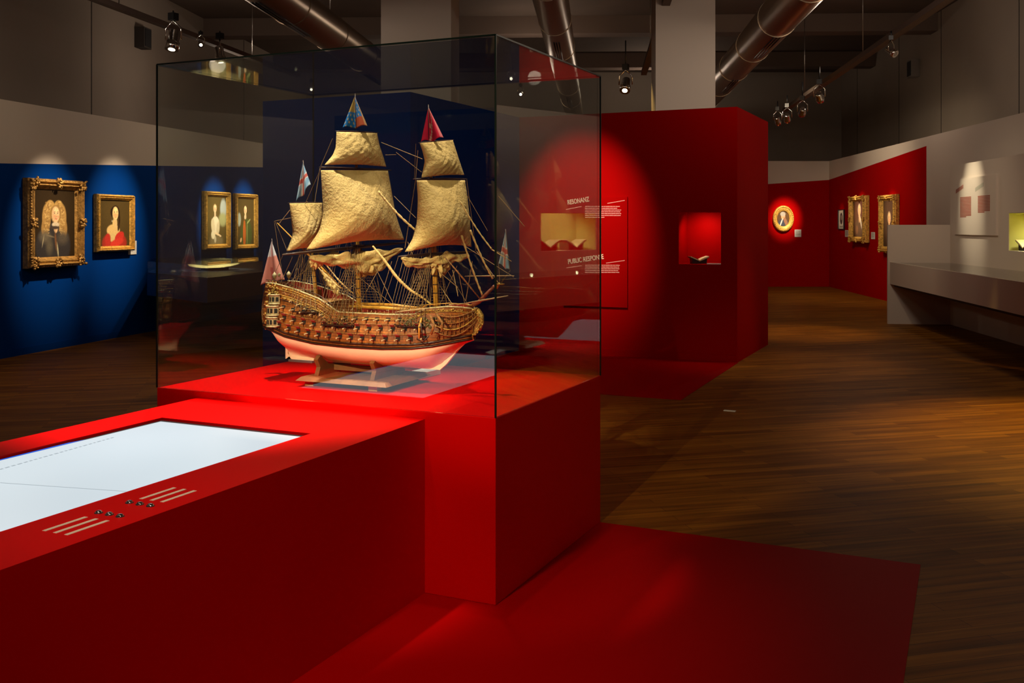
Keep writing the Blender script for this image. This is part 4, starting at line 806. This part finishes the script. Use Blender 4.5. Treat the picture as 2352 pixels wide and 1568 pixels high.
def ip(poly, t):
    ts = np.cumsum([0]+[math.hypot(poly[i+1][0]-poly[i][0], poly[i+1][1]-poly[i][1]) for i in range(len(poly)-1)]); ts = ts/ts[-1]
    return float(np.interp(t, ts, [p[0] for p in poly])), float(np.interp(t, ts, [p[1] for p in poly]))
def smooth_ip(poly, t): a = [ip(poly, max(0, min(1, t+d_))) for d_ in (-.06, -.03, 0, .03, .06)]; return sum(q[0] for q in a)/5, sum(q[1] for q in a)/5
def sail(M, left, right, belly, name, nx=36, ny=40, off=.018, sag=0):
    rs = np.random.RandomState(int(left[0][0])); G = []
    ph = rs.rand(8)*6
    for i in range(ny+1):
        t = i/ny; lu, lv = smooth_ip(left, t) if 0 < i < ny else ip(left, t); ru, rv = smooth_ip(right, t) if 0 < i < ny else ip(right, t)
        A, B = on_yard(M, lu, lv, off), on_yard(M, ru, rv, off); row = []
        for j in range(nx+1):
            s = j/nx; b_ = belly*1.25*(math.sin(math.pi*s**.68)**.75)*(math.sin(math.pi*min(1, .08+t*.84))**.8)*(.55+.75*t)
            wr = .0022*math.sin(s*23+ph[0]+2*math.sin(t*7+ph[1]))*math.sin(t*17+ph[2])+.0015*math.sin(s*41+t*31+ph[3])+.003*math.sin(s*9+ph[4])*t
            row.append(A.lerp(B, s)+NRM*(b_+wr*(4*s*(1-s)))+Vector((0, 0, sag*math.sin(math.pi*s)*t**4)))
        G.append(row)
    mb = MB(); mb.grid(G); o = mb.build(name, SAIL, ship); so = o.modifiers.new('s', 'SOLIDIFY'); so.thickness = .0015; so.offset = 0; return o
sail(MM, [(773, 303), (771, 340), (764, 357), (745, 379)], [(866, 306), (872, 335), (882, 365), (887, 383)], .05, 'sail', sag=.006)
sail(MM, [(737, 391), (740, 440), (743, 490), (734, 530), (704, 573)], [(891, 392), (898, 430), (908, 490), (928, 551)], .12, 'sail', sag=.02)
sail(MF, [(964, 329), (970, 345), (976, 370), (968, 408)], [(1040, 322), (1052, 360), (1066, 402)], .045, 'sail', sag=.006)
sail(MF, [(957, 414), (960, 455), (958, 510), (950, 545), (930, 578)], [(1068, 414), (1074, 455), (1079, 510), (1083, 567)], .10, 'sail', sag=.022)
sail(MZ, [(665, 467), (669, 505), (673, 540), (658, 577)], [(740, 466), (742, 500), (738, 530), (722, 572)], .06, 'sail', sag=.012)
# furled courses and lateen: crumpled cloth
def crumple(pts, rad, name, seed, M=None, n=110, k=26, amp=.7, off=.02):
    rn = random.Random(seed); Q = []
    for i in range(n+1): u, v = smooth_ip(pts, i/n); Q.append(on_yard(M, u, v, off) if M else P2(u, v))
    ph = [rn.uniform(0, 6.28) for _ in range(12)]; G = []
    for i, p in enumerate(Q):
        t = i/n; r = float(np.interp(t, [j/(len(rad)-1) for j in range(len(rad))], rad)); tg = (Q[min(i+1, n)]-Q[max(i-1, 0)]).normalized(); a = tg.cross(Vector((0, 0, 1))).normalized(); b_ = a.cross(tg)
        row = []
        for j in range(k+1):
            an = 2*math.pi*j/k; f = 1+amp*(.55*math.sin(an*2+t*14+ph[0]+1.5*math.sin(t*9+ph[5]))+.35*math.sin(an*4-t*22+ph[1])+.22*math.sin(t*37+ph[2]+2*math.sin(an+ph[3]))+.25*math.sin(an*7+t*11+ph[4]))
            row.append(p+(a*math.cos(an)*.8+b_*math.sin(an)*1.1)*r*max(.25, f))
        G.append(row)
    mb = MB(); mb.grid(G); return mb.build(name, SAIL, ship)
crumple([(706, 590), (740, 597), (775, 595), (805, 600), (840, 600), (880, 590), (928, 570)], [.006, .024, .022, .03, .034, .026, .014, .006], 'furled_sail', 1, MM)
crumple([(800, 598), (820, 612), (850, 622), (878, 606), (895, 592)], [.006, .02, .03, .022, .006], 'furled_sail', 2, MM, off=.012)
crumple([(712, 598), (722, 606), (742, 607)], [.006, .018, .006], 'furled_sail', 7, MM, off=.0)
crumple([(919, 592), (945, 604), (975, 604), (1000, 600), (1030, 595), (1065, 590), (1080, 585)], [.005, .016, .014, .022, .024, .016, .005], 'furled_sail', 3, MF)
crumple([(985, 600), (1005, 612), (1025, 612), (1036, 604)], [.008, .03, .028, .006], 'furled_sail', 4, MF, off=.012)
crumple([(738, 620), (752, 640), (770, 660), (778, 680)], [.006, .011, .016, .006], 'furled_sail', 5, None, 50, 14)
# lateen yard, bowsprit, sprit yards, deck spars
mb = MB(); mb.tube([P2(637, 512, 4.24), P2(712, 588, 4.27), P2(788, 664, 4.27)], [.002, .006, .002], 8); mb.build('lateen_yard', SPAR, ship)
mb = MB(); mb.tube([P2(1040, 726), P2(1100, 693), P2(1136, 656)], [.011, .010, .007], 10); mb.build('bowsprit', mat('red_brown_spar', (.22, .055, .02), .4), ship)
mb = MB(); mb.lathe([(0, 0), (.02, 0), (.023, .006), (.0, .006)], P2(1148, 654), 14); mb.tube([P2(1140, 662), P2(1148, 650)], .006, 8); mb.build('sprit_top', GILT, ship)
mb = MB(); mb.tube([P2(1148, 654), P2(1172, 621)], [.0035, .002], 6); mb.tube([P2(1172, 621), P2(1161, 530)], [.002, .001], 6); mb.build('jackstaff', DSPAR, ship)
for (a, b_, r, Ya, Yb) in (((1050, 700), (1167, 679), .0045, 4.15, 4.02), ((1068, 634), (1181, 633), .0035, 4.4, 4.2), ((907, 717), (986, 707), .0045, 4.16, 4.13)):
    mb = MB(); mb.tube([P2(*a, Ya), P2((a[0]+b_[0])/2, (a[1]+b_[1])/2, (Ya+Yb)/2), P2(*b_, Yb)], [r*.5, r, r*.4], 8); mb.build('spar', ROPEL, ship)
mb = MB(); mb.tube([P2(802, 703, 4.24), P2(880, 707, 4.23), P2(985, 713, 4.22)], [.007, .009, .006], 10); mb.build('spare_boom', SPAR, ship)
mb = MB(); mb.tube([P2(815, 697, 4.3), P2(900, 700, 4.3), P2(975, 708, 4.3)], [.006, .008, .005], 10); mb.build('spare_boom', SPAR, ship)
# ship's boat and deck fittings
mb = MB(); mb.grid([[L((-2.83+.2*i/12, YC+.02+.026*math.sin(math.pi*i/12)**.6*math.sin(math.pi*(j/8-.5)), 1.13+.02-.02*math.cos(math.pi*(j/8-.5)))) for j in range(9)] for i in range(13)]); mb.build('ship_boat', CARV, ship)
for i in range(9):
    x = -2.86+i*.05; mb = MB(); z = 1.128; c = L((x, YC-.09, z)); mb.tube([c+Vector((0, .03, 0)), c+Vector((0, -.01, .003))], [.004, .003], 7); mb.build('deck_gun', GUN, ship); mb = MB(); mb.box(c.x-.006, c.x+.006, c.y-.002, c.y+.03, c.z-.009, c.z-.003); mb.build('gun_carriage', PLID, ship)
mb = MB()
for i in range(60): mb.blob(L((rn.uniform(-2.9, -2.3), YC+rn.uniform(-.11, .1), rn.uniform(1.13, 1.165))), (.004, .004, .004), 6)
mb.build('deck_blocks', mat('pale_rigging_blocks', (.6, .48, .3), .5), ship)
for x, y in ((-2.43, 0), (-2.96, 0)):
    mb = MB()
    for i in range(7): a = L((x, YC-.09+.03*i, 1.17)); mb.tube([a, a+Vector((0, 0, .035))], .002, 6)
    a = L((x, YC-.1, 1.205)); mb.tube([a, a+Vector((0, .2, 0))], .0025, 6); mb.build('belfry_rail', GILT, ship)
mb = MB(); a = L((-2.40, 4.165, 1.15)); mb.tube([a, a+Vector((.0, -.02, -.04)), a+Vector((0, -.022, -.095))], [.005, .007, .004], 8); mb.build('anchor_stock', SPAR, ship)
mb = MB(); a = L((-2.385, 4.13, 1.13)); mb.tube([a, a+Vector((.02, -.012, -.08))], .003, 6); mb.tube([a+Vector((-.015, -.01, -.075)), a+Vector((.018, -.014, -.09)), a+Vector((.05, -.01, -.06))], .003, 6); mb.build('anchor', WALE, ship)
for (u, v, u2, v2) in ((996, 724, 998, 768), (1010, 720, 1022, 762)):
    mb = MB(); mb.tube([P2(u-8, v, 4.15), P2((u+u2)/2, (v+v2)/2, 4.12), P2(u2-8, v2, 4.12)], .006, 7); mb.build('bumpkin', CARV, ship)
# rigging
def rope(a, b_, r=.0009, m=ROPE, nm='rope', sagz=0):
    mb = MB(); A, B = Vector(a), Vector(b_); n = 8 if sagz else 1; mb.tube([A.lerp(B, i/n)-Vector((0, 0, sagz*math.sin(math.pi*i/n))) for i in range(n+1)], r, 5, cap=False); return mb.build(nm, m, ship)
for M, xs_, zb in ((MZ, (-3.13, -2.99), 1.158), (MM, (-2.95, -2.77), 1.102), (MF, (-2.53, -2.38), 1.112)):
    for sg in (-1, 1):
        top = M[0].lerp(M[1], .36); n = 7 if M is not MZ else 5; bs = []
        for i in range(n):
            x = xs_[0]+(xs_[1]-xs_[0])*i/(n-1); b_ = L((x, YC+sg*(side(x, zb)+.022), zb)); bs.append(b_); rope(b_, top+Vector((0, sg*.02, 0)), .0016, ROPE, 'shroud')
        mb = MB(); T = top+Vector((0, sg*.02, 0))
        for q in range(1, 26): t = q/27; mb.tube([bs[i].lerp(T, t) for i in range(n)], .0007, 4, cap=False, smooth=False)
        mb.build('ratlines', ROPE, ship)
        for b_ in bs: mb.v and None
        md = MB()
        for b_ in bs: md.blob(b_+Vector((0, 0, .004)), (.004, .003, .004), 6); md.blob(b_+Vector((0, 0, .02)), (.004, .003, .004), 6); md.tube([b_, b_+Vector((0, -sg*.018, -.045))], .001, 4)
        md.build('deadeyes', WALE, ship)
        for i in range(3): rope(L((xs_[0]-.03+.02*i, YC+sg*(side(xs_[0], zb)+.01), zb+.03)), M[0].lerp(M[1], .7), .0010, ROPE, 'backstay')
        t2 = M[0].lerp(M[1], .36)
        for i in range(3): rope(t2+Vector((-.02+.02*i, sg*.032, 0)), M[0].lerp(M[1], .69), .0010, ROPE, 'topmast_shroud')
for a, b_, r, m in (((869, 439), (955, 529), .0055, ROPEL), ((1057, 462), (1130, 573), .0035, ROPEL), ((1080, 528), (1132, 640), .0045, ROPEL), ((1060, 540), (1108, 678), .0045, ROPEL), ((718, 598), (783, 662), .003, ROPEL), ((747, 605), (812, 674), .0038, ROPEL)):
    A, B = P2(*a, 4.22), P2(*b_, 4.25); mb = MB(); mb.tube([A.lerp(B, i/20)-Vector((0, 0, .012*math.sin(math.pi*i/20))) for i in range(21)], [r*(1+.3*math.sin(i*2.3)) for i in range(21)], 7); mb.build('furled_staysail', SAIL, ship)
mb = MB(); PP = [smooth_ip([(854, 562), (885, 600), (911, 637), (940, 665), (971, 683), (994, 702)], i/30) for i in range(31)]; mb.tube([P2(*p, 4.2) for p in PP], [.004+.0035*math.sin(math.pi*i/30)+.0008*math.sin(i*2.1) for i in range(31)], 8); mb.build('furled_staysail', SAIL, ship)
mb = MB(); mb.tube([P2(1020, 588, 4.2), P2(1060, 635, 4.22), P2(1104, 688, 4.26)], [.0025, .004, .003], 7); mb.build('fore_stay', CARV, ship)
mb = MB(); mb.tube([P2(1130, 573, 4.25), P2(1175, 600, 4.25)], [.003, .0015], 6); mb.build('furled_staysail', SAIL, ship)
RP = [((876, 327), (970, 365)), ((885, 356), (910, 355)), ((910, 350), (968, 395)), ((831, 392), (880, 450)), ((764, 318), (737, 381)), ((955, 330), (952, 410)), ((960, 345), (955, 410)), ((1068, 440), (1120, 530)), ((1145, 450), (1205, 520)),
      ((905, 450), (955, 500)), ((630, 508), (670, 500)), ((633, 510), (660, 577)), ((640, 515), (668, 480)), ((630, 510), (650, 640)), ((672, 590), (640, 660)), ((690, 585), (655, 660)), ((720, 600), (660, 665)), ((695, 590), (700, 680)),
      ((880, 600), (830, 690)), ((780, 600), (905, 702)), ((790, 610), (830, 690)), ((835, 640), (760, 690)), ((900, 600), (870, 700)), ((1050, 610), (1010, 700)), ((1040, 620), (1052, 680)), ((1052, 620), (1068, 700)), ((1085, 600), (1070, 690)),
      ((1060, 560), (1180, 636)), ((1010, 625), (1052, 660)), ((1048, 655), (1052, 672)), ((1095, 577), (1145, 650)), ((915, 590), (880, 700)), ((975, 620), (950, 700)), ((925, 600), (900, 700)), ((860, 610), (905, 700)), ((650, 585), (622, 650)),
      ((1000, 640), (1040, 700)), ((1137, 575), (1170, 590)), ((937, 556), (985, 690)), ((1145, 600), (1148, 650)), ((955, 412), (930, 570)), ((1072, 412), (1093, 575)), ((735, 386), (706, 575)), ((740, 380), (700, 470))]
for i, (a, b_) in enumerate(RP): Y = YC+(-.05 if i % 3 else .06); rope(P2(*a, Y), P2(*b_, Y),   .0013 if i % 2 else .0018, ROPE if i % 3 else ROPEL, 'running_rope')
rn = random.Random(21)
for i in range(46):
    M = (MZ, MM, MF)[i % 3]; t = rn.choice((.30, .36, .5, .69)); a = M[0].lerp(M[1], t)+Vector((rn.uniform(-.01, .01), rn.uniform(-.05, .05), 0)); x = a.x+SO.x+rn.uniform(-.13, .16); x = max(-3.3, min(-2.25, x)); z = zr(x)
    rope(a, L((x, YC+rn.choice((-1, 1))*(side(x, z)-.004), z)), .0010, ROPE, 'running_rope')
# flags, hung in folds
def flag(ap, bl, brr, Y, fn, name, staff):
    nx, nz = 22, 28; G = []; cols = []
    A, B, C_ = P2(*ap, Y), P2(*bl, Y), P2(*brr, Y)
    for i in range(nz+1):
        t = i/nz; row = []
        for j in range(nx+1):
            s = j/nx; p = A.lerp(B.lerp(C_, s), t**.92); p = p+Vector((.25, -1, 0))*(.012*math.sin(s*math.pi*3.0+.6)*t)+Vector((0, 0, .006*math.sin(s*9)*t)); row.append(p); cols.append((*fn(s, t), 1))
        G.append(row)
    mb = MB(); mb.grid(G); o = mb.build(name, FLAG, ship); at = o.data.color_attributes.new('paint', 'FLOAT_COLOR', 'POINT'); at.data.foreach_set('color', np.array(cols, dtype=float).ravel())
    so = o.modifiers.new('s', 'SOLIDIFY'); so.thickness = .001; so.offset = 0
    mb = MB(); mb.tube([P2(*staff[0], Y), P2(*staff[1], Y)], [.0022, .0014], 6); mb.build('flagstaff', DSPAR, ship)
def f_main(s, t):
    b_ = (.02, .16, .46)
    if s < .5 and t < .5: b_ = (.38, .26, .07)
    if s > .5 and t > .66: b_ = (.38, .08, .03)
    if s > .93: b_ = (.5, .3, .15)
    k = math.sin(s*34)*math.sin(t*24); return (.55, .40, .08) if k > .62 and b_[2] > .3 else b_
def f_red(s, t):
    if abs(s-.62+.5*t-.25) < .035: return (.7, .5, .4)
    if abs(s-.45) < .08 and .45 < t < .6: return (.55, .35, .2)
    return (.55, .015, .045) if s < .9 else (.7, .18, .2)
def f_jack(s, t):
    if abs(s-.45) < .07 or abs(t-.52) < .06: return (.55, .12, .10)
    if abs(s-.45) < .14 or abs(t-.52) < .12: return (.75, .75, .72)
    return (.22, .40, .58) if (s+t) % .5 < .3 else (.42, .55, .66)
def f_ens(s, t):
    if t < .35: return (.72, .74, .78) if abs(s-.5) > .12 else (.66, .3, .3)
    return (.68, .28, .22) if not (.45 < s-.3*t+.3 < .62 and t > .6) else (.5, .12, .10)
flag((815, 221), (788, 294), (843, 290), YC, f_main, 'flag', ((816, 215), (818, 303)))
flag((984, 246), (968, 326), (1018, 317), YC, f_red, 'flag', ((984, 240), (985, 325)))
flag((696, 373), (681, 464), (713, 425), YC, f_jack, 'flag', ((696, 368), (704, 440)))
flag((624, 553), (600, 655), (653, 644), YC, f_ens, 'flag', ((624, 548), (638, 650)))
flag((1161, 531), (1146, 606), (1172, 622), YC, f_jack, 'flag', ((1161, 526), (1172, 622)))
